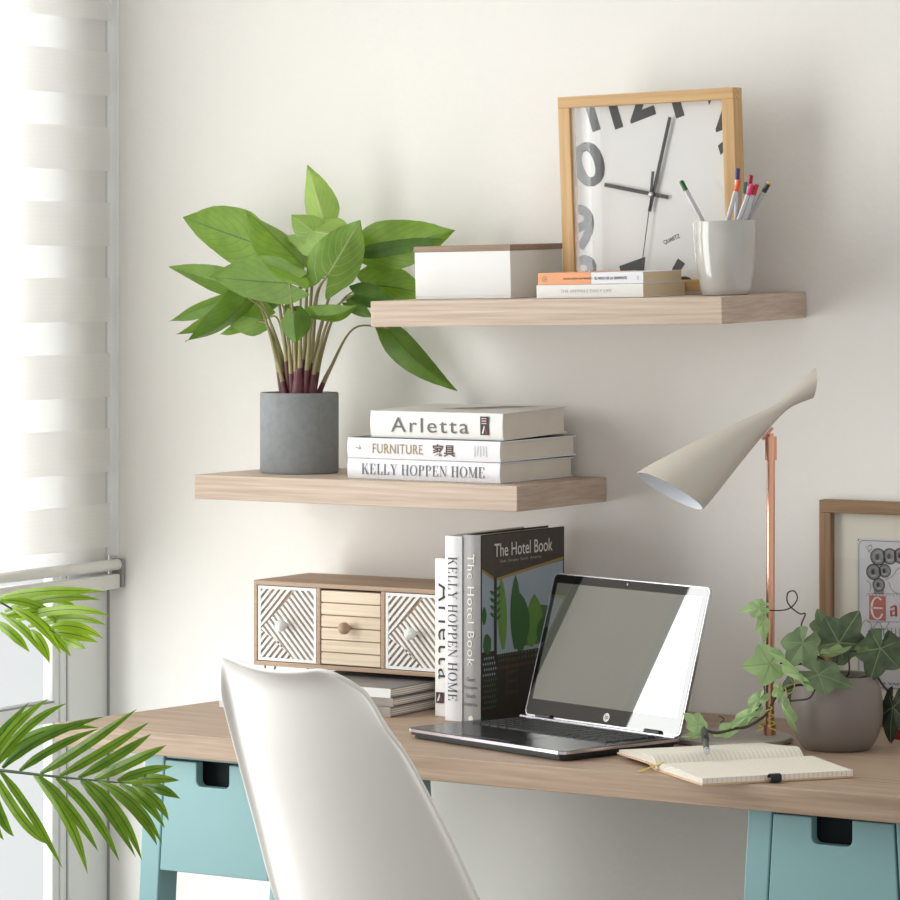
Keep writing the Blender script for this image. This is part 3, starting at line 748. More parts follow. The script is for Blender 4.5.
# clock
CYK = -.115
pc0 = at(558, 97.5, CYK); pc1 = at(733, 88.5, CYK)
cwid = (pc1.x-pc0.x)+.001
clx = pc0.x-UO.x+.004
chei = .311
ck = thing('square_clock', 'square pine-framed clock with oversized cropped numerals standing on the upper shelf', 'clock', UM @ T(clx+.0062, CYK-0, UPZ) @ RY(radians(-.55)) @ T(0, 0, .003))
fw = .0210; fz = .0178; fdp = .030
fb = MB()
fb.box(0, fw, 0, fdp, fz, chei-fz, 0); fb.box(cwid-fw, cwid, 0, fdp, fz, chei-fz, 0)
fb.box(0, cwid, 0, fdp, 0, fz, 1); fb.box(0, cwid, 0, fdp, chei-fz, chei, 1)
fb.build('frame', [M['clockw'], M['clockwx']], ck, bevel=.0012)
MB().box(fw-.002, cwid-fw+.002, .019, .023, fz-.002, chei-fz+.002).build('dial', M['dial'], ck)
cx_, cz_ = cwid*.520, chei*.470
cc = at(651.7, 194.5, CYK+.01); ccl = MW[ck].inverted() @ cc; cx_, cz_ = ccl.x, ccl.z
def dialX(e): return Matrix(((1, 0, 0, cx_), (0, 0, -1, .019-e), (0, 1, 0, cz_), (0, 0, 0, 1)))
rotd = radians(17)
def inner_clip(bm):
    for co, no in (((fw, 0, 0), (-1, 0, 0)), ((cwid-fw, 0, 0), (1, 0, 0)), ((0, 0, fz), (0, 0, -1)), ((0, 0, chei-fz), (0, 0, 1))):
        bmesh.ops.bisect_plane(bm, geom=bm.verts[:]+bm.edges[:]+bm.faces[:], plane_co=co, plane_no=no, clear_outer=True)
NUMPOS = {12: (-.037, .149), 11: (-.129, .132), 10: (-.1295, .047), 9: (-.131, -.047), 8: (-.127, -.127), 7: (-.031, -.138), 6: (.044, -.137), 5: (.110, -.15), 4: (.140, -.055), 3: (.142, .045), 2: (.126, .133), 1: (.042, .153)}
for h in range(1, 13):
    me = text_me(str(h), .03, .95)
    hgt = .072; ys = [v.co.y for v in me.vertices]; xs_ = [v.co.x for v in me.vertices]
    s_ = hgt/(max(ys)-min(ys)); wdt = (max(xs_)-min(xs_))*s_
    X = dialX(.0005) @ T(*NUMPOS[h], 0) @ RZ(rotd*.95) @ fit(me, wdt*(1.18 if h in (9, 10, 8) else 1.0), hgt)
    b2 = bmesh.new(); b2.from_mesh(me); b2.transform(X); inner_clip(b2)
    tm = bpy.data.meshes.new('numeral'); b2.to_mesh(tm); b2.free()
    if not tm.polygons: continue
    tm.materials.append(M['digit'])
    no_ = bpy.data.objects.new('numeral', tm); COL.objects.link(no_); no_.parent = ck
lettering(ck, text_me('QUARTZ', .008), .030, .0080, dialX(.0006) @ T(.030, -.071, 0) @ RZ(radians(20)), M['digit'], 'maker_lettering')
def handm(pts, e, name, mat='hand'):
    MB().prism(pts, 0, .0012, 0, dialX(e)).build(name, M[mat], ck)
def bar(ax, ay, bx, by, wa, wb):
    dx, dy = bx-ax, by-ay; l = sqrt(dx*dx+dy*dy); nx, ny = -dy/l, dx/l
    return [(ax-nx*wa, ay-ny*wa), (bx-nx*wb, by-ny*wb), (bx+nx*wb, by+ny*wb), (ax+nx*wa, ay+ny*wa)]
handm(bar(-.0048, -.026, .0365, .119, .0028, .0026), .0052, 'minute_hand')
handm(bar(.028, -.0055, -.084, .0185, .0030, .0030), .0034, 'hour_hand')
handm(bar(.0046, .036, -.001, -.004, .0021, .0021)[:] , .0070, 'second_hand_tail')
handm(bar(0, 0, -.0205, -.111, .0006, .0005), .0070, 'second_hand')
MB().lathe([(.0042, 0), (.0042, .0095), (.0026, .0105), (.0026, .012)], 16, dialX(0)).build('hand_hub', M['silver'], ck, smooth=40)
MB().box(fw-.002, cwid-fw+.002, .0035, .0055, fz-.002, chei-fz+.002).build('glass', M['glass'], ck)

# cup and pencils
CUPY = -.175
cc = at(726, 260, CUPY)
cl_ = UM.inverted() @ Vector((cc.x, CUPY, 1.41)); cupM = UM @ T(cl_.x, cl_.y, UPZ)
cu = thing('pencil_cup', 'glossy light grey ceramic cup holding coloured pencils at the shelf end', 'cup', cupM)
kr = .0475/30
prof = [(.0, .0), (.034, .0), (.0362, .0015), (.0385, .010), (.0425, .035), (.0460, .062), (.0473, .088), (.0473, .1115), (.0466, .1128), (.0455, .1118), (.0450, .088), (.0438, .062), (.0402, .035), (.035, .008), (.0, .0055)]
MB().lathe(prof[1:-1], 56, None, 0).build('body', M['cup'], cu, smooth=60)
GP = 'coloured pencils in the grey cup'
cap_z = (cupM @ Vector((0, 0, .1128))).z
pcs = [('green', (681, 180.9), (701.7, 219.8), .003, srgb(30, 92, 48), 'green-tipped pencil leaning far left in the grey cup', None),
       ('orange', (739, 180), (727, 219.8), -.018, srgb(226, 96, 44), 'orange-tipped pencil at the front middle of the grey cup', None),
       ('navy', (737.5, 168), (736.4, 219.8), .0105, srgb(58, 58, 112), 'navy-tipped pencil standing upright, tallest in the grey cup', None),
       ('crimson', (751, 175), (745, 219), .0165, srgb(160, 26, 50), 'dark crimson-tipped pencil behind the pink one in the grey cup', None),
       ('pink', (752.2, 184), (736.8, 219.8), -.026, srgb(212, 48, 118), 'magenta pink-tipped pencil at the front of the grey cup', None),
       ('red', (757, 184), (745.5, 219), -.011, srgb(200, 44, 40), 'bright red-tipped pencil right of the magenta one in the grey cup', None),
       ('yellow', (769.5, 182), (748.0, 219), -.002, srgb(34, 46, 44), 'black-tipped pencil with yellow end leaning far right in the grey cup', srgb(222, 180, 40)),
       ('teal', (746.2, 182), (745.3, 219), .0258, srgb(34, 120, 104), 'teal-tipped pencil mostly hidden behind the crimson one in the grey cup', None)]
bar_m = plain('pencil_barrel', srgb(196, 196, 200), .32, metal=.5)
for nm_, tp, rm, d, col, lab, endc in pcs:
    A = at(tp[0], tp[1], CUPY); B = at(rm[0], rm[1], CUPY)
    # move both along the view direction, keeping them on their rays
    wA = (A-CAM).dot(Fv); wB_ = (B-CAM).dot(Fv)
    A = CAM+(A-CAM)*((wA+d*.6)/wA); B = CAM+(B-CAM)*((wB_+d)/wB_)
    dirv = (B-A); zf = (cupM @ Vector((0, 0, 0))).z+.0102
    Pend = A+dirv*((zf-A.z)/dirv.z)
    cxw = cupM @ Vector((0, 0, 0)); off = Vector((Pend.x-cxw.x, Pend.y-cxw.y, 0))
    if off.length > .029: off = off*(.029/off.length); Pend = Vector((cxw.x+off.x, cxw.y+off.y, zf))
    ax = (A-Pend).normalized(); L = (A-Pend).length
    o = thing('pencil', lab, 'pencil', Matrix.Translation(Pend), GP)
    r = .0037
    MB().tube([Pend, Pend+ax*(L-.0175)], r, 6).build('barrel', bar_m, o, world=True)
    cm = plain('pencil_'+nm_, col, .3)
    if endc:
        MB().tube([Pend+ax*(L-.0175), Pend+ax*(L-.003)], r*1.02, 12).build('dipped_end', cm, o, world=True)
        MB().tube([Pend+ax*(L-.003), Pend+ax*(L-.0005), Pend+ax*L], [r*1.02, r*.9, r*.5], 12).build('end_cap', plain('pencil_yellow_end', endc, .3), o, world=True)
    else:
        MB().tube([Pend+ax*(L-.0175), Pend+ax*(L-.001), Pend+ax*L], [r*1.02, r*1.02, r*.6], 12).build('dipped_end', cm, o, world=True)

# ------------------------------------------------------------------ leaves
def cr_(pts, n):
    """Catmull-Rom through points"""
    pts = [Vector(p) for p in pts]; P = [pts[0]*2-pts[1]]+pts+[pts[-1]*2-pts[-2]]
    out = []
    for i in range(1, len(P)-2):
        for k in range(n):
            t = k/n; a, b, c_, d = P[i-1], P[i], P[i+1], P[i+2]
            out.append(.5*((2*b)+(c_-a)*t+(2*a-5*b+4*c_-d)*t*t+(3*b-a-3*c_+d)*t**3))
    out.append(pts[-1]); return out
PROF = [(0, .66), (.08, .88), (.18, 1.0), (.3, 1.0), (.45, .92), (.6, .76), (.74, .54), (.86, .28), (.94, .11), (1, 0.0)]
def prof(t, P=PROF):
    for (a, x), (b, y) in zip(P, P[1:]):
        if t <= b:
            k = (t-a)/(b-a); k = k*k*(3-2*k)*.4+k*.6; return x+(y-x)*k
    return 0
def leaf(mb, base, tip, hw, roll=0, fold=.22, droop=.12, lobe=.16, tone=.5, m=0, wave=.0, nt=18, ns=10, bend=0.0):
    base = Vector(base); tip = Vector(tip); a = tip-base; L = a.length; an = a/L
    c_ = (CAM-(base+tip)/2).normalized(); s0 = an.cross(c_).normalized()
    q = Matrix.Rotation(radians(roll), 3, an); s0 = q @ s0; n0 = s0.cross(an).normalized()
    vs = []; cs = []; ph = random.random()*6
    for i in range(nt+1):
        t = i/nt; w = hw*prof(t)
        for j in range(-ns, ns+1):
            s = j/ns; A = abs(s)
            back = lobe*L*(sin(pi*min(1, A*1.15)*.62)**1.3)*(1-t)**3 if A > 0 else 0
            if A > .75: back *= 1-.55*((A-.75)/.25)
            x = L*t-back
            off = -droop*L*t*t - fold*w*A**1.25 + wave*hw*sin(ph+t*9+s*2.0)*A + droop*.3*L*t
            vs.append(base+an*x+s0*(w*s + bend*L*sin(pi*t))+n0*off)
            cs.append((A, t-.12*A, min(1, max(0, tone))))
    fs = []
    r = 2*ns+1
    for i in range(nt):
        for j in range(r-1): a_ = i*r+j; fs.append((a_, a_+1, a_+r+1, a_+r))
    mb.add(vs, fs, m, cs)

# ------------------------------------------------------------------ large potted plant on the lower shelf
PC = Vector((-.198, -.150, LZ+.0003))
pl_ = thing('potted_plant', 'leafy green arrowhead plant in a slate grey cylinder pot on the lower shelf', 'plant', PC)
PH = .1315; PR = .0645
MB().lathe([(.0625, 0), (PR-.0006, .002), (PR, .004), (PR, PH-.002), (PR-.001, PH), (PR-.004, PH), (PR-.005, PH-.002), (PR-.005, .110)], 64, None, 0).build('pot', M['pot'], pl_, smooth=40)
so = MB().lathe([(PR-.0055, .110), (PR-.006, .119), (.03, .121), (.004, .122)], 32); so.build('soil', M['soil'], pl_, smooth=60)
def Z1(x, y): return (155+x/3.6, 155+y/3.6)
def Z2(x, y): return (280+x/3.6, 155+y/3.6)
lv = MB(); PY = -.150
def L_(b, t, hw, yb=0, yt=0, **k):
    k.setdefault('wave', .07)
    leaf(lv, at(b[0], b[1], PY+yb), at(t[0], t[1], PY+yt), hw*1.15, **k)
#        base             tip              half-width
L_(Z1(352, 315), Z1(93, 224), .042, .01, .03, roll=-18, tone=.55, fold=.1, droop=.05, lobe=.22)
L_(Z1(535, 400), Z1(328, 188), .036, -.06, -.05, roll=40, tone=.62, fold=.5, droop=.05, lobe=.25)
L_(Z1(485, 462), Z1(186, 443), .037, -.075, -.085, roll=-22, tone=.48, fold=.25, droop=.06, lobe=.2)
L_(Z1(292, 476), Z1(38, 408), .022, .0, .01, roll=-30, tone=.45, fold=.35, droop=.08)
L_(Z1(335, 512), Z1(115, 688), .026, -.05, -.07, roll=-42, tone=.35, fold=.5, droop=.12, m=0, bend=-.08)
L_(Z1(325, 480), Z1(78, 664), .022, -.02, -.03, roll=-35, tone=.5, fold=.4, droop=.12, bend=-.14)
L_(Z1(260, 520), Z1(38, 592), .015, .02, .02, roll=30, tone=.4, fold=.4, droop=.1)
L_(Z1(392, 590), Z1(222, 560), .027, .01, .02, roll=10, tone=.5, fold=.2, droop=.06)
L_(Z1(330, 608), Z1(228, 642), .010, .03, .02, roll=40, tone=.6, fold=.3, droop=.1)
L_(Z1(500, 575), Z1(507, 678), .022, -.075, -.085, roll=15, tone=.30, fold=.45, droop=.05, lobe=.3)
L_(Z1(606, 238), Z1(548, 36), .026, .02, .02, roll=-25, tone=.72, fold=.35, droop=.02, m=1)
L_(Z1(572, 276), Z1(694, 292), .036, -.03, -.055, roll=-38, tone=.62, fold=.25, droop=.12, lobe=.75, m=1)
L_(Z1(575, 280), Z1(490, 215), .022, -.03, -.03, roll=10, tone=.62, fold=.2, droop=.02, lobe=.4, m=1)
L_(Z2(172, 432), Z2(290, 236), .037, -.055, -.05, roll=8, tone=.38, fold=.18, droop=.05, lobe=.36, m=1)
L_(Z2(225, 330), Z2(150, 300), .020, -.03, -.04, roll=10, tone=.6, fold=.2, droop=.02, lobe=.3, m=1)
L_(Z2(305, 332), Z2(628, 270), .036, .02, .04, roll=-6, tone=.60, fold=.3, droop=.03, lobe=.12, bend=.03)
L_(Z2(306, 350), Z2(600, 300), .013, .01, .035, roll=-30, tone=.22, fold=.1, droop=.02, lobe=.05)
L_(Z2(300, 470), Z2(530, 505), .034, .03, .05, roll=8, tone=.55, fold=.2, droop=.05, lobe=.15, bend=-.04)
L_(Z2(268, 500), Z2(420, 540), .018, -.01, .01, roll=20, tone=.2, fold=.5, droop=.1)
L_(Z2(112, 575), Z2(272, 547), .016, -.05, -.06, roll=35, tone=.45, fold=.4, droop=.08, bend=.1)
L_(Z2(240, 530), Z2(330, 585), .011, .0, -.0, roll=15, tone=.3, fold=.4, droop=.1)
L_(Z2(385, 622), Z2(636, 838), .0215, .085, .09, roll=-16, tone=.32, fold=.45, droop=.10, lobe=.1, bend=.05)
L_(Z1(425, 500), Z1(345, 560), .018, .04, .05, roll=15, tone=.3, fold=.2)
L_(Z1(520, 470), Z1(610, 440), .012, .03, .03, roll=40, tone=.35, fold=.3)
L_(Z1(440, 300), Z1(380, 360), .024, .03, .02, roll=10, tone=.6, fold=.2)
L_(Z1(500, 545), Z1(470, 600), .013, .03, .02, roll=10, tone=.3, fold=.2)
lv.build('foliage', [M['leaf'], M['leafpale']], pl_, world=True, smooth=180, attr=True)
def in_pot(p, d, z_):
    p = p+Fv*d; o = Vector((p.x-PC.x, p.y-PC.y, 0))
    if o.length > .042: o *= .042/o.length
    return Vector((PC.x+o.x, PC.y+o.y, PC.z+z_))
stm = MB()
base_px = [(286, -.01), (291, -.03), (297, 0), (303, -.035), (309, -.01), (314, -.03), (299, .02)]
targets = [(Z1(352, 315), .01), (Z1(535, 400), -.06), (Z1(485, 462), -.075), (Z1(292, 476), 0), (Z1(335, 512), -.05), (Z1(325, 480), -.02), (Z1(392, 590), .01), (Z1(330, 608), .03),
           (Z1(500, 575), -.075), (Z1(606, 238), .02), (Z1(572, 276), -.03), (Z2(172, 432), -.055), (Z2(178, 425), -.05), (Z2(305, 332), .02), (Z2(300, 470), .03), (Z2(268, 500), -.01), (Z2(112, 575), -.05), (Z2(392, 624), .085), (Z1(440, 300), .03), (Z1(425, 500), .04)]
srt = sorted(range(len(targets)), key=lambda i: targets[i][0][0])
for n_, i in enumerate(srt):
    (tu, tv), ty = targets[i]
    bu = 284+32*(n_/(len(targets)-1)); by = [-.03, 0, -.045, .015][n_ % 4]
    P0 = in_pot(at(bu, 392, PY), by, .1205); P2 = at(tu, tv, PY+ty)
    H = P2-P0
    mid1 = P0+Vector((H.x*.18, H.y*.2, H.z*.42)); mid2 = P0+Vector((H.x*.52, H.y*.6, H.z*.84))
    if tv > 310: mid2 = P0+Vector((H.x*.50, H.y*.55, H.z*.93+.008)); 
    pts = cr_([P0, mid1, mid2, P2], 7)
    kk = int(len(pts)*.22)
    rad = [.0052-.0036*min(1, j/(len(pts)-1)*1.6) for j in range(len(pts))]
    stm.tube(pts[:kk+1], rad[:kk+1], 8, 1, False); stm.tube(pts[kk:], rad[kk:], 8, 0)
for bu, by, r, h in ((288, -.025, .0085, .040), (299, -.045, .0105, .052), (306, -.01, .0085, .048), (315, -.03, .0075, .045), (294, .01, .008, .04)):
    P0 = in_pot(at(bu, 392, PY), by, .1195)
    stm.tube([P0, P0+Vector((0, 0, .012)), P0+Vector((.001, 0, h*.6)), P0+Vector((.002, 0, h))], [r, r*.93, r*.85, r*.45], 14, 1)
stm.build('stems', [M['stem'], M['maroon']], pl_, world=True, smooth=60)

# ------------------------------------------------------------------ palm in front at the left
pm = thing('potted_palm', 'palm with long green fronds reaching in from the left edge beside the desk', 'plant', (-.47, -1.02, 0))
MB().lathe([(.10, 0), (.115, .01), (.15, .30), (.155, .31), (.145, .31), (.135, .27)], 40, T(-.47, -1.02, .0003)).build('pot', M['terracotta'], pm, world=True, smooth=40)
MB().lathe([(.136, .27), (.06, .28), (.01, .285)], 32, T(-.47, -1.02, 0)).build('soil', M['soil'], pm, world=True, smooth=60)
MB().tube([(-.47, -1.02, .27), (-.468, -1.02, .42), (-.465, -1.02, .56)], [.030, .026, .018], 12).build('trunk', M['trunk'], pm, world=True, smooth=60)
def ribbon(mb, pts, hw, tone, fold=.35):
    pts = [Vector(p) for p in pts]; n = len(pts)
    vs = []; cs = []
    for i, p in enumerate(pts):
        t = i/(n-1); tg = (pts[min(i+1, n-1)]-pts[max(i-1, 0)]).normalized()
        c_ = (CAM-p).normalized(); s = tg.cross(c_).normalized(); nn = s.cross(tg)
        w = hw*(min(1, .35+t*3.2))*(1 if t < .55 else max(0, 1-((t-.55)/.45)**1.7))
        for j, q in enumerate((-1, -.5, 0, .5, 1)):
            vs.append(p+s*w*q-nn*fold*w*abs(q)); cs.append((abs(q), t, tone))
    fs = []
    for i in range(n-1):
        for j in range(4): a = i*5+j; fs.append((a, a+1, a+6, a+5))
    mb.add(vs, fs, 0, cs)
def P2(x, y): return (x/4.09, 680+y/4.09)
def P1(x, y): return (x/6.43, 560+y/6.43)
def frond(name, rach, leaflets, conv, hw, tonef, r0, crown):
    fm = MB()
    for b, m_, t, yb, yt in leaflets:
        A = at(*conv(*b), yb); C = at(*conv(*t), yt); B = at(*conv(*m_), (yb+yt)/2-.015)
        pts = []
        Bc = B*2-(A+C)/2
        Bc = B+(B-(A+C)/2)*.6
        for i in range(15):
            s = i/14; pts.append(A*(1-s)**2+Bc*2*s*(1-s)+C*s*s)
        ribbon(fm, pts, hw*random.uniform(.85, 1.1), tonef(random.random()))
    rp = [at(*conv(*q[:2]), q[2]) for q in rach]
    pts = cr_([crown]+rp, 8)
    o = fm.build(name, [M['palm']], pm, world=True, smooth=180, attr=True)
    MB().tube(pts, [r0*(1-.8*i/(len(pts)-1)) for i in range(len(pts))], 8).build('rachis', plain('rachis_green', srgb(48, 72, 32), .5), o, world=True, smooth=60)
    return o
up_ = [((-60, 365), (50, 190), (200, 76)), ((-30, 362), (110, 185), (272, 96)), ((-10, 345), (150, 205), (410, 196)), ((10, 360), (170, 230), (426, 150)), ((80, 372), (220, 275), (402, 200)),
       ((165, 383), (350, 268), (562, 117)), ((245, 392), (430, 288), (612, 171)), ((320, 400), (490, 305), (620, 219)), ((385, 408), (540, 335), (682, 266)), ((480, 412), (600, 370), (710, 353)), ((492, 413), (620, 402), (734, 411)), ((560, 425), (650, 442), (738, 486)), ((-90, 362), (-20, 250), (120, 90))]
lo_ = [((540, 428), (640, 490), (690, 576)), ((490, 425), (600, 500), (675, 607)), ((400, 415), (560, 505), (664, 674)), ((420, 418), (570, 540), (642, 678)), ((330, 410), (430, 510), (556, 726)), ((350, 412), (490, 540), (581, 740)), ((230, 400), (380, 540), (489, 744)),
       ((140, 388), (280, 560), (359, 797)), ((160, 392), (300, 540), (402, 702)), ((0, 372), (130, 545), (257, 772)), ((-30, 372), (90, 580), (204, 674)), ((-60, 370), (0, 560), (58, 640)), ((-90, 370), (-40, 560), (16, 655))]
l2 = [(b, m_, t, -1.0+.03*(i % 3), -.96+.05*((i*7) % 5)/4) for i, (b, m_, t) in enumerate(up_+lo_)]
frond('frond', [(-300, 380, -1.02), (-120, 365, -1.0), (0, 370, -.995), (200, 392, -.985), (400, 412, -.975), (580, 426, -.965)], l2, P2, .0070, lambda r: .18+.35*r, .004, Vector((-.465, -1.02, .55)))
f1 = [((-10, 245), (300, 192), (692, 206)), ((30, 330), (350, 232), (650, 258)), ((60, 270), (330, 232), (506, 320)), ((0, 262), (270, 290), (455, 506)), ((100, 390), (420, 305), (708, 360)), ((180, 430), (450, 362), (688, 420)), ((330, 432), (500, 422), (664, 506)),
      ((350, 465), (490, 478), (630, 530)), ((380, 498), (460, 525), (553, 572)), ((80, 310), (260, 410), (396, 606)), ((150, 330), (330, 470), (457, 622)), ((0, 340), (190, 470), (325, 672)), ((200, 450), (280, 540), (318, 664)), ((-30, 395), (90, 480), (191, 594)), ((-30, 290), (200, 215), (560, 215)), ((40, 360), (260, 330), (520, 330))]
l1 = [(b, m_, t, -1.0+.03*(i % 3), -.98+.05*((i*5) % 4)/3) for i, (b, m_, t) in enumerate(f1)]
frond('frond', [(-420, 420, -1.02), (-200, 250, -1.01), (-40, 255, -1.0), (100, 330, -.99), (250, 410, -.985), (390, 490, -.98)], l1, P1, .0068, lambda r: .6+.4*r, .003, Vector((-.462, -1.02, .555)))

# ------------------------------------------------------------------ laptop
LR = radians(-18.2); LW, LD = .349, .2376; LB = radians(16.6); LL = .2225
lM = T(.2435-.0125, -.5111+.0040, DZ) @ RZ(LR)
lp = thing('laptop', 'open black and silver laptop on the desk with a reflective screen', 'laptop', lM)
def rrect(x0, x1, y0, y1, r, n=5):
    p = []
    for cx, cy, a0 in ((x1-r, y1-r, 0), (x0+r, y1-r, 90), (x0+r, y0+r, 180), (x1-r, y0+r, 270)):
        for i in range(n+1): a = radians(a0+90*i/n); p.append((cx+r*cos(a), cy+r*sin(a)))
    return p
bs = MB(); 
bs.prism(rrect(.006, LW-.006, .008, LD-.006, .012), .0015, .006, 1)
bs.prism(rrect(.002, LW-.002, .003, LD-.002, .012), .006, .0105, 1)
bs.prism(rrect(0, LW, 0, LD, .014), .0105, .0148, 0)
bs.prism(rrect(.0012, LW-.0012, .0012, LD-.0012, .013), .0148, .0156, 2)
for fx, fy in ((.02, .02), (LW-.02, .02), (.02, LD-.02), (LW-.02, LD-.02)): bs.prism(rrect(fx-.006, fx+.006, fy-.006, fy+.006, .003, 3), .0003, .0016, 1)
bs.build('base', [M['chrome'], M['blackp'], M['deck']], lp, smooth=40)
kb = MB()
kx0, kx1, ky0, ky1 = .026, LW-.026, .108, .208
for r_ in range(6):
    n = 15 if r_ < 5 else 10
    hh = (ky1-ky0)/6
    x = kx0; 
    ws = [1]*15 if r_ < 5 else [1, 1, 1, 1, 5.4, 1, 1, 1, 1, 1.6]
    tot = sum(ws)
    for w_ in ws:
        ww = (kx1-kx0)*w_/tot; yy = ky1-(r_+1)*hh
        kb.hexa([(x+.001, yy+.001, .0156), (x+ww-.001, yy+.001, .0156), (x+ww-.001, yy+hh-.001, .0156), (x+.001, yy+hh-.001, .0156)], [(x+.0017, yy+.0017, .0172), (x+ww-.0017, yy+.0017, .0172), (x+ww-.0017, yy+hh-.0017, .0172), (x+.0017, yy+hh-.0017, .0172)]); x += ww
kb.build('keyboard', M['key'], lp)
MB().prism(rrect(.112, .222, .014, .086, .004), .0156, .0160).build('trackpad', plain('trackpad', srgb(58, 58, 62), .2, metal=.4), lp, smooth=40)
lidM = T(0, LD-.008, .0175) @ RX(-LB)       # local z runs up the lid, -y is the screen side
lid = MB()
X = lidM @ Matrix(((1, 0, 0, 0), (0, 0, 1, 0), (0, 1, 0, 0), (0, 0, 0, 1)))
lid.prism(rrect(.009, LW, 0, LL, .008), .0006, .0062, 0, X)
lidO = lid.build('lid', [M['silver']], lp, smooth=40)
gl = MB().prism(rrect(.0108, LW-.0018, .0018, LL-.0018, .007), 0, .0007, 0, X).build('bezel', M['bezel'], lidO, smooth=40)
MB().flat([(.020, .026), (LW-.012, .026), (LW-.012, LL-.015), (.020, LL-.015)], 0, X @ T(0, 0, -.0003)).build('display', M['screen'], gl)
MB().flat([(LW/2+.0018*cos(i*pi/6), LL-.0072+.0018*sin(i*pi/6)) for i in range(12)], 0, X @ T(0, 0, -.0005)).build('webcam', M['inkpale'], gl)
hpX = X @ T(LW*.545, .0125, -.0006)
MB().flat([(.0066*cos(i*pi/12), .0066*sin(i*pi/12)) for i in range(24)], 0, hpX).build('maker_badge', M['inkwhite'], gl)
lettering(gl, text_me('hp', .0, .9, .25), .0078, .0088, hpX @ T(0, 0, -.0004), M['inkdark'], 'badge_lettering')
MB().box(.004, LW-.004, LD-.014, LD-.004, .0140, .0172).build('hinge_bar', M['chrome'], lp, bevel=.0012)
for hx in (.055, LW-.055):
    MB().tube([(hx-.016, LD-.009, .0185), (hx+.016, LD-.009, .0185)], .0040, 12).build('hinge', M['blackp'], lp, smooth=40)

# ------------------------------------------------------------------ notebook and pen
n0 = atZ(658, 771.5, DZ); n1 = atZ(816, 748, DZ)
fc = atZ(705, 781, DZ); fr_ = atZ(851, 773, DZ)
ang = atan2(fr_.y-fc.y, fr_.x-fc.x); NL = (fr_-fc).length*1.03
nb = thing('notebook', 'open ruled notebook with kraft cover lying at the front of the desk', 'notebook', T(n0.x, n0.y, DZ+.0003) @ RZ(ang))
PWd = .148
cvv = MB()
cvv.box(-.002, NL+.001, -PWd-.004, -.008, .0, .0025); cvv.box(-.002, NL+.001, .008, PWd-.007, .006, .0085)
cvv.box(-.002, NL+.001, -.010, .010, .0, .002)
cvv.add([(-.002, .008, .0), (NL+.001, .008, .0), (NL+.001, .03, .006), (-.002, .03, .006), (-.002, .008, .002), (NL+.001, .008, .002), (NL+.001, .03, .0085), (-.002, .03, .0085)], [(3,2,1,0),(4,5,6,7),(0,1,5,4),(1,2,6,5),(2,3,7,6),(3,0,4,7)])
cvv.build('cover', M['kraft'], nb, bevel=.0008)
def pageblock(sign, zb0, hmax, hedge, name):
    n = 16; top = []; bot = []; PWd_ = PWd if sign < 0 else PWd-.011
    for i in range(n+1):
        t = i/n; y = sign*(.001+PWd_*t)
        z_ = hedge+(hmax-hedge)*((1-t)**1.3)*1.0
        if t < .18: z_ = .006+(z_-.006)*sin(t/.18*pi/2)
        top.append((y, z_)); bot.append((y, zb0 if t > .1 else .0028))
    pts = bot+top[::-1]
    X = Matrix(((0, 0, 1, 0), (1, 0, 0, 0), (0, 1, 0, 0), (0, 0, 0, 1)))
    return MB().prism(pts, 0, NL-.002, 0, X).build(name, M['ruled'], nb, smooth=35)
pageblock(-1, .0026, .0150, .0100, 'right_pages'); pageblock(1, .0086, .0235, .0125, 'left_pages')
MB().hexa([(-.002, -.001, .008), (.01, -.001, .012), (.01, .004, .012), (-.002, .004, .008)], [(-.002, -.001, .0085), (.01, -.001, .0125), (.01, .004, .0125), (-.002, .004, .0085)]).hexa([(-.030, -.004, .0006), (-.002, -.001, .008), (-.002, .004, .008), (-.030, .002, .0006)], [(-.030, -.004, .0011), (-.002, -.001, .0085), (-.002, .004, .0085), (-.030, .002, .0011)]).build('ribbon_marker', M['ribbon'], nb)
xe = NL*.42
el = MB()
for i in range(10):
    a0, a1 = radians(-100+28*i), radians(-100+28*(i+1)); r0, r1 = .0050, .0062
    yc, zc_ = -PWd-.0085, .0066
    el.hexa([(xe, yc-r0*cos(a0), zc_+r0*sin(a0)), (xe+.016, yc-r0*cos(a0), zc_+r0*sin(a0)), (xe+.016, yc-r1*cos(a0), zc_+r1*sin(a0)), (xe, yc-r1*cos(a0), zc_+r1*sin(a0))],
            [(xe, yc-r0*cos(a1), zc_+r0*sin(a1)), (xe+.016, yc-r0*cos(a1), zc_+r0*sin(a1)), (xe+.016, yc-r1*cos(a1), zc_+r1*sin(a1)), (xe, yc-r1*cos(a1), zc_+r1*sin(a1))])
el.build('pen_loop', M['elastic'], nb)
pA_ = atZ(707, 752, DZ+.0275)
# pen leans on the hump of the left page, its cap towards the wall
pB_ = Vector(pA_)+Vector((-.03, .105, 0)); 
dB = ray(704, 731); tB = ((pB_.y)-CAM.y)/dB.y; pB_ = CAM+dB*tB
pn = thing('pen', 'dark green pen with silver tip resting across the open notebook', 'pen', Matrix.Translation(pA_))
axp = (pB_-pA_).normalized(); Lp = (pB_-pA_).length
MB().tube([pA_+axp*.012, pA_+axp*Lp*.55, ], .0042, 16).build('barrel', M['pen'], pn, world=True, smooth=50)
MB().tube([pA_+axp*(Lp*.55), pA_+axp*(Lp*.56), pA_+axp*Lp], [.0046, .0054, .0054], 16).build('cap', M['pen'], pn, world=True, smooth=50)
MB().tube([pA_, pA_+axp*.001, pA_+axp*.012], [.0030, .0044, .0044], 16).build('silver_end', M['silver'], pn, world=True, smooth=50)
MB().tube([pA_+axp*(Lp*.56)+Vector((0, -.0005, .0058)), pA_+axp*Lp+Vector((0, 0, .0062))], .0012, 6).build('clip', M['blackp'], pn, world=True)

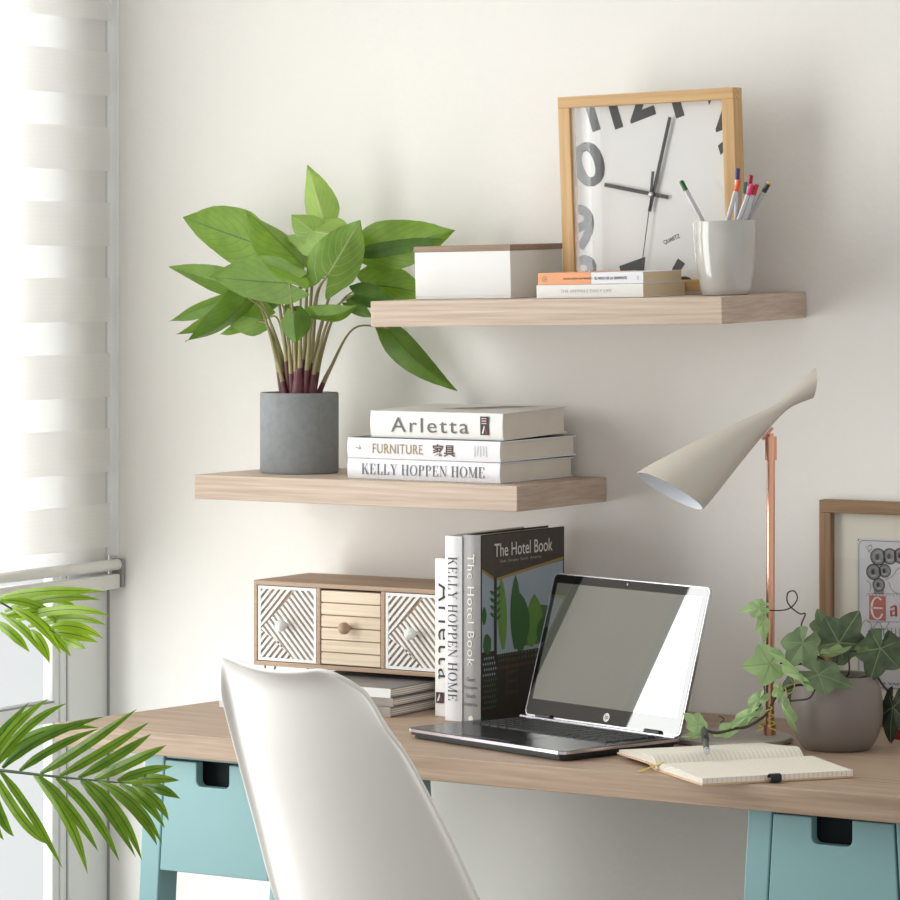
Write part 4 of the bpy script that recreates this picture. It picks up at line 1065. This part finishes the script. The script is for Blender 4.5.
# ------------------------------------------------------------------ lamp
lb_ = atZ(770, 735, DZ+.008); 
dc = atZ(735, 737, DZ+.008)
dc = lb_ - Rv*.056 + Fv*(-.006)
lm_ = thing('desk_lamp', 'desk lamp with putty cone shade on a copper pole and round base', 'lamp', (dc.x, dc.y, DZ+.0003))
MB().lathe([(.086, 0), (.0885, .0015), (.0885, .0065), (.087, .008)], 64, T(dc.x, dc.y, DZ+.0003)).build('base', M['lampbase'], lm_, world=True, smooth=40)
def lpt(u, v, da=0):
    w = (lb_-CAM).dot(Fv)+da; d = ray(u, v); return CAM+d*w
ptop = lpt(771, 437)
po = MB().tube([Vector((lb_.x, lb_.y, DZ+.0075)), Vector((ptop.x, ptop.y, ptop.z))], .0062, 20).build('pole', M['copper'], lm_, world=True, smooth=50)
MB().tube([(lb_.x, lb_.y, DZ+.0075), (lb_.x, lb_.y, DZ+.024)], .0092, 20).build('socket', M['copper'], lm_, world=True, smooth=50)
z0_ = lpt(771, 460).z; z1_ = lpt(771, 436.5).z
MB().tube([(ptop.x, ptop.y, z0_), (ptop.x, ptop.y, z1_)], .0087, 20).build('collar', M['copper'], lm_, world=True, smooth=50)
# shade: axis from opening to tail
S0 = lpt(670, 491, -.030); S1 = lpt(784, 405.5, .018); S2 = lpt(815, 381, .034)
ax_ = (S1-S0).normalized(); La = (S1-S0).length
sd = (Fv.cross(ax_)).normalized()      # in-image perpendicular
sd = -sd if sd.z < 0 else sd            # points up
bn = ax_.cross(sd).normalized()
sh = MB(); nsg = 64
pr = [(0, .0508), (.10, .0478), (.22, .0430), (.35, .0372), (.5, .0300), (.65, .0220), (.8, .0148), (.92, .0098), (1.0, .0080), (1.06, .0088), (1.13, .0112), (1.20, .0142), (1.265, .0170)]
def shade_rows(scale):
    rows = []
    for t, r in pr:
        row = []
        for k_ in range(nsg):
            a = 2*pi*k_/nsg; c_, s_ = cos(a), sin(a)
            sh0 = 0
            if t < .45: sh0 = -.022*c_*(1-t/.45)        # opening cut: upper side longer
            if t > 1.0: sh0 = .018*c_*((t-1.0)/.30)**1.3
            fl = 1 if t <= 1 else 1
            row.append(S0+ax_*(La*t+sh0)+(sd*c_+bn*s_*(1 if t <= 1 else 1-.0*(t-1)))*r*scale)
        rows.append(row)
    return rows
def skin(rows, m, flip=False):
    vs = [v for r in rows for v in r]; fs = []
    for i in range(len(rows)-1):
        for k_ in range(nsg):
            a = i*nsg+k_; b = i*nsg+(k_+1) % nsg; f = (a, b, b+nsg, a+nsg); fs.append(f[::-1] if flip else f)
    sh.add(vs, fs, m)
ro = shade_rows(1.0); ri = shade_rows(.965)
skin(ro, 0); skin(ri, 1, True)
for A, B in ((ro[0], ri[0]), (ro[-1], ri[-1])):
    sh.add(A+B, [(k_, (k_+1) % nsg, (k_+1) % nsg+nsg, k_+nsg) for k_ in range(nsg)], 0)
sh.build('shade', [M['shade'], M['shadein']], lm_, world=True, smooth=50)
h0 = lpt(764, 436); h1 = lpt(772, 427)
hm = MB().tube([Vector((ptop.x, ptop.y, z1_-.002)), lpt(770.5, 433.5)], .0045, 12); hm.tube([lpt(762.5, 439.5, -.002), lpt(772.5, 427.5, -.002)], .0022, 10); hm.tube([lpt(770, 434, -.004), lpt(767, 433, -.004)], .0035, 10)
hm.build('swivel_joint', M['copper'], lm_, world=True, smooth=50)
# bulb inside
MB().lathe([(.004, -.03), (.012, -.028), (.013, -.01), (.018, .008), (.020, .02), (.016, .034), (.004, .040)], 20, basis(sd, bn, -ax_, S0+ax_*.10)).build('bulb', M['shadein'], lm_, world=True, smooth=60)

# ------------------------------------------------------------------ framed print
FY = -.026
fx0 = at(819, 600, FY).x; fzt = at(819, 499.5, FY).z; FW, FH = .27, fzt-DZ-.0004
fo_ = thing('picture_frame', 'brown wooden picture frame with an antique document print against the wall at right', 'picture frame', (fx0, FY, DZ+.0003))
f = MB(); w_ = .0195; dpt = .024
f.box(0, w_, 0, dpt, w_, FH-w_, 0); f.box(FW-w_, FW, 0, dpt, w_, FH-w_, 0); f.box(0, FW, 0, dpt, 0, w_, 1); f.box(0, FW, 0, dpt, FH-w_, FH, 1)
f.build('frame', [M['framew'], M['framewx']], fo_, bevel=.001)
MB().box(w_-.001, FW-w_+.001, .014, .018, w_-.001, FH-w_+.001).build('mat_board', M['mat'], fo_)
px0 = at(857, 600, FY+.014).x-fx0; pzt = at(857, 538, FY+.014).z-DZ
pzb = .055; px1 = FW-px0
dX = lambda e: Matrix(((1, 0, 0, 0), (0, 0, -1, .0140-e), (0, 1, 0, 0), (0, 0, 0, 1)))
pr_ = MB().flat([(px0, pzb), (px1, pzb), (px1, pzt), (px0, pzt)], 0, dX(.0006)).build('document_print', M['print'], fo_)
orn = MB()
def ringf(cx, cz, r0, r1, m, e, n=20, sx=1):
    for i in range(n):
        a, b = 2*pi*i/n, 2*pi*(i+1)/n
        orn.flat([(cx+r1*cos(a)*sx, cz+r1*sin(a)), (cx+r1*cos(b)*sx, cz+r1*sin(b)), (cx+r0*cos(b)*sx, cz+r0*sin(b)), (cx+r0*cos(a)*sx, cz+r0*sin(a))], m, dX(e))
def linef(ax, ay, bx, by, w, m, e): orn.flat(bar(ax, ay, bx, by, w, w), m, dX(e))
b0 = .0035
for (a, b, c2, d) in ((px0+b0, pzb+b0, px0+b0, pzt-.012), (px0+.012, pzt-b0, px1-.012, pzt-b0), (px1-b0, pzb+b0, px1-b0, pzt-.012), (px0+b0, pzb+b0, px1-b0, pzb+b0)): linef(a, b, c2, d, .0004, 0, .0009)
for i in range(8):
    a, b = pi/2+i*pi/16, pi/2+(i+1)*pi/16
    linef(px0+.012+.0085*cos(a), pzt-.012+.0085*sin(a), px0+.012+.0085*cos(b), pzt-.012+.0085*sin(b), .0004, 0, .0009)
orn.flat([(px0+.002, pzt-.002), (px0+.005, pzt-.002), (px0+.002, pzt-.005)], 0, dX(.0009))
def wpx(u, v): p = at(u, v, FY+.014); return p.x-fx0, p.z-DZ
for (u, v, r) in ((878.5, 557, 7), (874, 572, 6.6), (890, 556.5, 6.6), (885, 571, 5.5), (901, 556, 6.5), (912, 557, 6.5), (923, 560, 6.5), (928, 572, 6.5), (917, 571, 5.5), (879, 585, 5.5)):
    cx, cz = wpx(u, v); R_ = r/(.854*612)
    ringf(cx, cz, 0, R_, 1, .0009, 18, 1); ringf(cx, cz, R_*.86, R_, 0, .0011, 18); ringf(cx, cz, R_*.55, R_*.62, 3, .0012, 14)
    ringf(cx-R_*.1, cz, 0, R_*.35, 0, .0012, 8, .7); linef(cx-R_*.3, cz-R_*.5, cx+R_*.3, cz-R_*.45, R_*.12, 3, .0013)
# column band + scrolls beside the medallions
for (u0, v0, u1, v1) in ((874, 580, 884, 594),):
    a, b = wpx(u0, v1); c2, d = wpx(u1, v0); orn.flat([(a, b), (c2, b), (c2, d), (a, d)], 1, dX(.0008))
def scroll(pts, w=.00035):
    q = cr_([Vector((*wpx(*p), 0)) for p in pts], 6)
    for A, B in zip(q, q[1:]): linef(A.x, A.y, B.x, B.y, w, 0, .0010)
scroll([(866, 546), (870, 552), (875, 556)]); scroll([(868, 552), (872, 549), (871, 545), (868, 547)]); scroll([(886, 580), (893, 576), (897, 570), (904, 566)]); scroll([(889, 582), (892, 590), (899, 594), (905, 593)]); scroll([(866, 580), (871, 585), (870, 592)]); scroll([(861, 627), (866, 620), (872, 626), (868, 632)]); scroll([(872, 630), (879, 622), (884, 630), (890, 622)])
for i in range(14):
    a, b = wpx(866+i*3.4, 596); orn.flat([(a, b), (a+.0012, b), (a+.0012, b+.0016), (a, b+.0016)], 0, dX(.0010))
for i in range(12):
    a, b = wpx(872+i*4, 628); linef(a, b, a, b-.012-.006*(i % 3), .0005, 0, .0010)
linef(*wpx(867, 594), *wpx(940, 594), .0003, 0, .001); linef(*wpx(867, 622), *wpx(940, 622), .0003, 0, .001)
a, b = wpx(869.5, 620); c2, d = wpx(886, 596.5)
orn.flat([(a, b), (c2, b), (c2, d), (a, d)], 2, dX(.0010))
orn.build('ornament', [M['inkdark'], plain('faded_ink', srgb(128, 128, 132), .7), plain('pink_red_ink', srgb(188, 108, 104), .7), M['inkpale']], fo_)
cx, cz = (a+c2)/2, (b+d)/2
e_ = MB(); XX = dX(.0014)
for i in range(16):
    a0, a1 = radians(50+17.5*i), radians(50+17.5*(i+1)); rx, ry = .0115, .0175; tw = .0038
    e_.flat([(cx+rx*cos(a0), cz+ry*sin(a0)), (cx+rx*cos(a1), cz+ry*sin(a1)), (cx+(rx-tw)*cos(a1), cz+(ry-.0022)*sin(a1)), (cx+(rx-tw)*cos(a0), cz+(ry-.0022)*sin(a0))], 0, XX)
e_.flat([(cx-.010, cz-.0011), (cx+.009, cz-.0011), (cx+.009, cz+.0013), (cx-.010, cz+.0013)], 0, XX)
e_.build('initial_lettering', M['inkwhite'], fo_)
gx, gz = wpx(890, 617)
got = MB()
def stroke(x, z0_, z1_, w=.0036):      # blackletter stem with lozenge ends
    got.flat([(gx+x-w*.5, gz+z0_), (gx+x, gz+z0_-w*.55), (gx+x+w*.7, gz+z0_+w*.25), (gx+x+w*.5, gz+z0_+w*.6), (gx+x+w*.5, gz+z1_-w*.4), (gx+x, gz+z1_+w*.5), (gx+x-w*.8, gz+z1_-w*.3), (gx+x-w*.5, gz+z1_-w*.6)], 0, dX(.0012))
def link(x0_, z0_, x1_, z1_, w=.0013): got.flat([(gx+a_, gz+b_) for a_, b_ in bar(x0_, z0_, x1_, z1_, w, w)], 0, dX(.0013))
stroke(.0025, .002, .0095); stroke(.0105, .002, .0165); link(.0015, .0145, .0095, .0175); link(.0025, .0085, .0105, .0110, .0008); link(.0025, .0015, .0095, .0035, .0008)
stroke(.0190, .002, .0165); stroke(.0270, .002, .0165); link(.0190, .0015, .0265, .0040, .0009)
got.build('title_lettering', M['inkred'], fo_)
ta, tb = wpx(892, 684)
lettering(fo_, text_me('A VAPEUR', .02), .050, .0042, dX(.0010) @ T(wpx(882, 684)[0]+.025, tb, 0), M['inkgrey'], 'small_lettering')
MB().box(w_-.001, FW-w_+.001, .004, .006, w_-.001, FH-w_+.001).build('glass', M['glass'], fo_)

rb = atZ(903, 742, DZ)
rd = thing('red_book', 'small dark red book at the right edge of the desk behind the ivy pot', 'book', T(atZ(894.5, 739.5, DZ).x, atZ(894.5, 739.5, DZ).y, DZ+.0003))
MB().box(0, .12, 0, .09, 0, .002).box(0, .12, 0, .09, .013, .015).box(0, .12, -.001, .002, 0, .015).build('cover', M['redc'], rd)
MB().box(.002, .118, .002, .088, .002, .013).build('pages', M['paper'], rd)

# ------------------------------------------------------------------ ivy
IF = atZ(840, 752.5, DZ); IC = IF+Fv*.044; IC.z = DZ+.0003
iv = thing('potted_ivy', 'ivy with trailing light and dark leaves in a round taupe pot on the desk', 'plant', IC)
MB().lathe([(r_*.935, z_*.955) for r_, z_ in [(.050, 0), (.053, .002), (.063, .016), (.0700, .036), (.0720, .056), (.0712, .076), (.0675, .096), (.063, .110), (.0615, .113), (.0595, .112), (.060, .105), (.064, .09)]], 64, IC and Matrix.Translation(IC)).build('pot', M['ivypot'], iv, world=True, smooth=60)
MB().lathe([(.058, .086), (.03, .091), (.003, .092)], 32, Matrix.Translation(IC)).build('soil', M['soil'], iv, world=True, smooth=60)
OUT = []
def ivy_r(th):
    # th in degrees from the tip; five pointed lobes with shallow bays
    best = 0
    for c0, L, w in ((0, 1.0, 46), (66, .88, 42), (-66, .88, 42), (128, .66, 38), (-128, .66, 38)):
        d = abs((th-c0+180) % 360-180)
        if d < w: best = max(best, L*(1-(d/w)**.95*(1-.56/L)))
    b = .56 if abs(th) <= 148 else .56-.40*((abs(th)-148)/32)
    return max(best, b)
def ivy(mb, base, tip, wid, roll=0, tone=.5, cup=.18, droop=.15, m=0):
    base = Vector(base); tip = Vector(tip); an = (tip-base); L = an.length; an /= L
    c_ = (CAM-base).normalized(); s0 = an.cross(c_).normalized(); s0 = Matrix.Rotation(radians(roll), 3, an) @ s0; n0 = s0.cross(an).normalized()
    cen = base+an*L*.26; R_ = L*.78; wid *= .92; K = 72
    vs = [cen]; cs = [(0, 0, tone)]
    rings = (.25, .5, .75, 1.0)
    for q in rings:
        for i in range(K):
            th = -180+360*i/K; r = ivy_r(th)*q
            x = cos(radians(th))*r*R_; y = sin(radians(th))*r*wid
            # distance to the nearest vein
            dv = min(abs((th-c0+180) % 360-180) for c0 in (0, 66, -66, 128, -128))
            fold = -cup*abs(y)*.8-cup*.4*r*r*R_-droop*max(0, x)**2/R_+.10*R_*q*sin(radians(dv)*2.2)
            vs.append(cen+an*x+s0*y+n0*fold); cs.append((min(1, sin(radians(dv))*r*1.2), q, tone))
    fs = [(0, 1+i, 1+(i+1) % K) for i in range(K)]
    for k_ in range(len(rings)-1):
        for i in range(K): a = 1+k_*K+i; b = 1+k_*K+(i+1) % K; fs.append((a, a+K, b+K, b))
    mb.add(vs, fs, m, cs)
iw = (IC-CAM).dot(Fv)
def I(x, y, da=0): return CAM+ray(680+x/4.09, 580+y/4.09)*(iw+da)
ilv = MB()
def V(b, t, wid, da=0, db=0, **k): ivy(ilv, I(*b, da), I(*t, da+db), wid/(4.09*630), **k)
V((405, 340), (262, 352), 108, -.05, -.01, tone=.92, cup=.05)
V((350, 112), (248, 118), 48, -.03, 0, roll=25, tone=.85, cup=.2)
V((335, 140), (352, 258), 40, -.03, 0, roll=-25, tone=1.0, cup=.3)
V((325, 100), (335, 76), 28, -.03, 0, tone=.85)
V((525, 225), (440, 352), 104, -.055, -.01, tone=.36, cup=.1, roll=12)
V((622, 300), (730, 132), 132, -.015, .0, tone=.16, cup=.08)
V((600, 230), (566, 118), 70, .01, .01, tone=.30, cup=.1, roll=15)
V((520, 372), (702, 428), 92, -.08, -.015, tone=.27, cup=.12, roll=-20)
V((530, 425), (385, 282), 34, -.085, .0, tone=.95, cup=.5, roll=35)
V((345, 468), (264, 545), 48, -.05, 0, tone=.72, cup=.2, roll=20)
V((308, 538), (196, 600), 42, -.055, 0, tone=.90, cup=.3, roll=15)
V((228, 600), (138, 640), 42, -.06, 0, tone=.85, cup=.25, roll=-15)
V((92, 606), (18, 548), 52, -.06, 0, tone=.82, cup=.1)
V((84, 632), (8, 640), 20, -.06, 0, tone=.7, cup=.3)
V((402, 430), (412, 500), 36, -.06, 0, tone=.95, cup=.4, roll=-30)
V((425, 500), (466, 632), 34, -.065, 0, tone=.8, cup=.5, roll=30)
V((835, 235), (778, 408), 125, -.03, -.01, tone=.14, cup=.12)
V((850, 300), (935, 250), 100, -.02, .0, tone=.10, cup=.1)
V((880, 470), (846, 664), 86, .0, .0, tone=.02, cup=.3, roll=25)
V((470, 400), (452, 492), 66, .0, 0, tone=.12, cup=.2, roll=20)
V((590, 300), (702, 284), 40, -.06, 0, tone=.75, cup=.2, roll=45)
V((720, 290), (785, 312), 44, -.03, 0, tone=.35, cup=.3, roll=40)
V((480, 480), (430, 540), 46, .01, 0, tone=.08, cup=.2)
V((560, 310), (500, 330), 44, -.03, 0, tone=.2, cup=.2)
ilv.build('foliage', [M['ivy']], iv, world=True, smooth=180, attr=True)
vn = MB()
def vine(pts, r, da=0, m=0):
    vn.tube(cr_([I(*p[:2], p[2] if len(p) > 2 else da) for p in pts], 8), r, 6, m)
vine([(640, 420, 0), (600, 360, -.04), (560, 340, -.06), (470, 345, -.06), (410, 340, -.05)], .0016)
vine([(660, 430, 0), (640, 340, -.03), (650, 285, -.015)], .0018)
vine([(620, 430, 0), (590, 330, -.05), (530, 300, -.055), (510, 250, -.055)], .0016)
vine([(600, 430, -.02), (560, 440, -.085), (530, 482, -.085), (480, 492, -.07), (430, 495, -.06)], .0014)
vine([(560, 440, -.03), (480, 430, -.04), (400, 470, -.05), (350, 550, -.06), (280, 598, -.06), (225, 608, -.06), (150, 625, -.06), (90, 610, -.06)], .0020)
vine([(730, 405, -.02), (780, 378, -.03), (830, 260, -.03)], .0020); vine([(745, 408, -.02), (790, 390, -.03), (850, 300, -.02)], .0018); vine([(740, 405, -.02), (800, 395, -.03), (830, 430, .0), (870, 480, .05)], .0016)
vine([(640, 430, 0), (690, 380, -.04), (690, 300, -.04), (720, 290, -.03)], .0014)
vine([(600, 400, -.02), (520, 320, -.03), (495, 200, -.03), (512, 140, -.03), (490, 138, -.03), (455, 112, -.03), (438, 85, -.03), (442, 52, -.03), (468, 46, -.03), (480, 75, -.03), (462, 105, -.03), (430, 122, -.03), (370, 124, -.03), (345, 112, -.03)], .0011)
vine([(340, 400, -.05), (345, 480, -.05), (310, 535, -.055)], .0010); vine([(165, 585, -.06), (180, 570, -.06), (160, 556, -.06)], .0008); vine([(280, 590, -.06), (300, 565, -.06), (318, 560, -.06)], .0008)
vine([(470, 400, -.06), (465, 450, -.065), (440, 465, -.065), (430, 440, -.065)], .0009, 0, 1)
c2 = []
for i in range(20): c2.append((362+14*sin(i*1.1)+i*1.0, 515+i*5.5, -.06))
vine(c2, .0009, 0, 1)
c3 = [(345+12*sin(i*1.3)-i*1.5, 540+i*6, -.06) for i in range(14)]
vine(c3, .0009, 0, 1)
vn.build('vines', [M['vine'], M['curl']], iv, world=True, smooth=60)

# ------------------------------------------------------------------ chair
TH = radians(14); CHY = -1.25
fdir = Vector((sin(TH), cos(TH), 0)); rdir = Vector((cos(TH), -sin(TH), 0))
anchor = at(292, 668, CHY)      # top centre of the back
WC = (anchor-CAM).dot(Fv); PXM = FP/WC
Z0 = at(292, 664, CHY).z
cbase = Vector((anchor.x, anchor.y, 0))-fdir*(-.42)
chM = basis(rdir, fdir, Zv, (anchor.x+fdir.x*.30, anchor.y+fdir.y*.30, 0))
chh = thing('shell_chair', 'white moulded plastic shell chair seen from behind at the front of the desk', 'chair', chM)
# profile rows: (y forward, z, half-width, wing forward, wing up, flange)
zt = Z0
zt -= .006
rows = [(-.312, zt, .137, .013, .009), (-.310, zt-.008, .141, .016, .008), (-.306, zt-.022, .148, .020, .005), (-.299, zt-.048, .156, .027, 0), (-.284, zt-.10, .168, .039, 0), (-.264, zt-.16, .181, .050, 0), (-.243, zt-.22, .192, .059, 0), (-.223, zt-.28, .202, .067, .0), (-.206, zt-.33, .211, .073, .005),
        (-.186, zt-.375, .219, .072, .025), (-.150, zt-.408, .225, .062, .055), (-.100, zt-.424, .229, .045, .066), (-.03, zt-.432, .230, .022, .062), (.05, zt-.434, .230, .010, .052), (.12, zt-.430, .226, .0, .038), (.17, zt-.430, .218, -.012, .022), (.195, zt-.440, .205, -.024, .010), (.205, zt-.458, .19, -.030, .004)]
import itertools
ns = 22
# densify the profile
dens = []
for comp in zip(*rows):
    q = cr_([Vector((c_, 0, 0)) for c_ in comp], 3); dens.append([p.x for p in q])
rowsd = list(zip(*dens))
NR = len(rowsd)
vs = []
for i, (y, z_, w, kf, ku) in enumerate(rowsd):
    for j in range(-ns, ns+1):
        s = j/ns; A = abs(s)
        e = max(0, (A-.90)/.10); fl = .013*e*e*(1 if i < NR*.62 else .4)
        # corner rounding at the top edge: lower the ends of the first rows
        f_ = max(0, min(1, (z_-(zt-.11))/.11)); f_ = f_*f_*(3-2*f_)
        topd = -((.044 if s > 0 else .016)*max(0, (A-.5)/.5)**2.2)*f_ + .016*(A**2)*f_
        q_ = max(0, 1-max(0, (A-.70)/.30)**2)
        lip = .022*(max(0, 1-i/8.0))**2.2*q_
        e *= 1-.9*max(0, 1-i/9.0)
        fl = .013*e*e*(1 if i < NR*.62 else .4)
        vs.append((w*s, y+kf*A**2.0-fl-lip, z_+ku*A**2.2+topd))
R_ = 2*ns+1
fs = []
for i in range(NR-1):
    for j in range(R_-1): a = i*R_+j; fs.append((a, a+R_, a+R_+1, a+1))
me = MB().add(vs, fs)
sho = me.build('seat_shell', M['chair'], chh, smooth=180)
sol = sho.modifiers.new('solid', 'SOLIDIFY'); sol.thickness = .006; sol.offset = 0
sbv = sho.modifiers.new('sub', 'SUBSURF'); sbv.levels = 1; sbv.render_levels = 2
zs = zt-.434
for sx, sy in ((-1, -1), (1, -1), (-1, 1), (1, 1)):
    MB().tube([(sx*.12, .01+sy*.10, zs-.012), (sx*.215, .01+sy*.215, .002)], [.016, .010], 14).build('leg', M['beech'], chh, smooth=50)
MB().box(-.13, .13, -.10, .12, zs-.022, zs-.008).build('seat_bracket', M['black'], chh, bevel=.004)
for a, b in (((-.145, -.122), (.145, .142)), ((.145, -.122), (-.145, .142))):
    MB().tube([(a[0], a[1], zs-.13), (b[0], b[1], zs-.13)], .004, 8).build('brace', M['black'], chh, smooth=50)
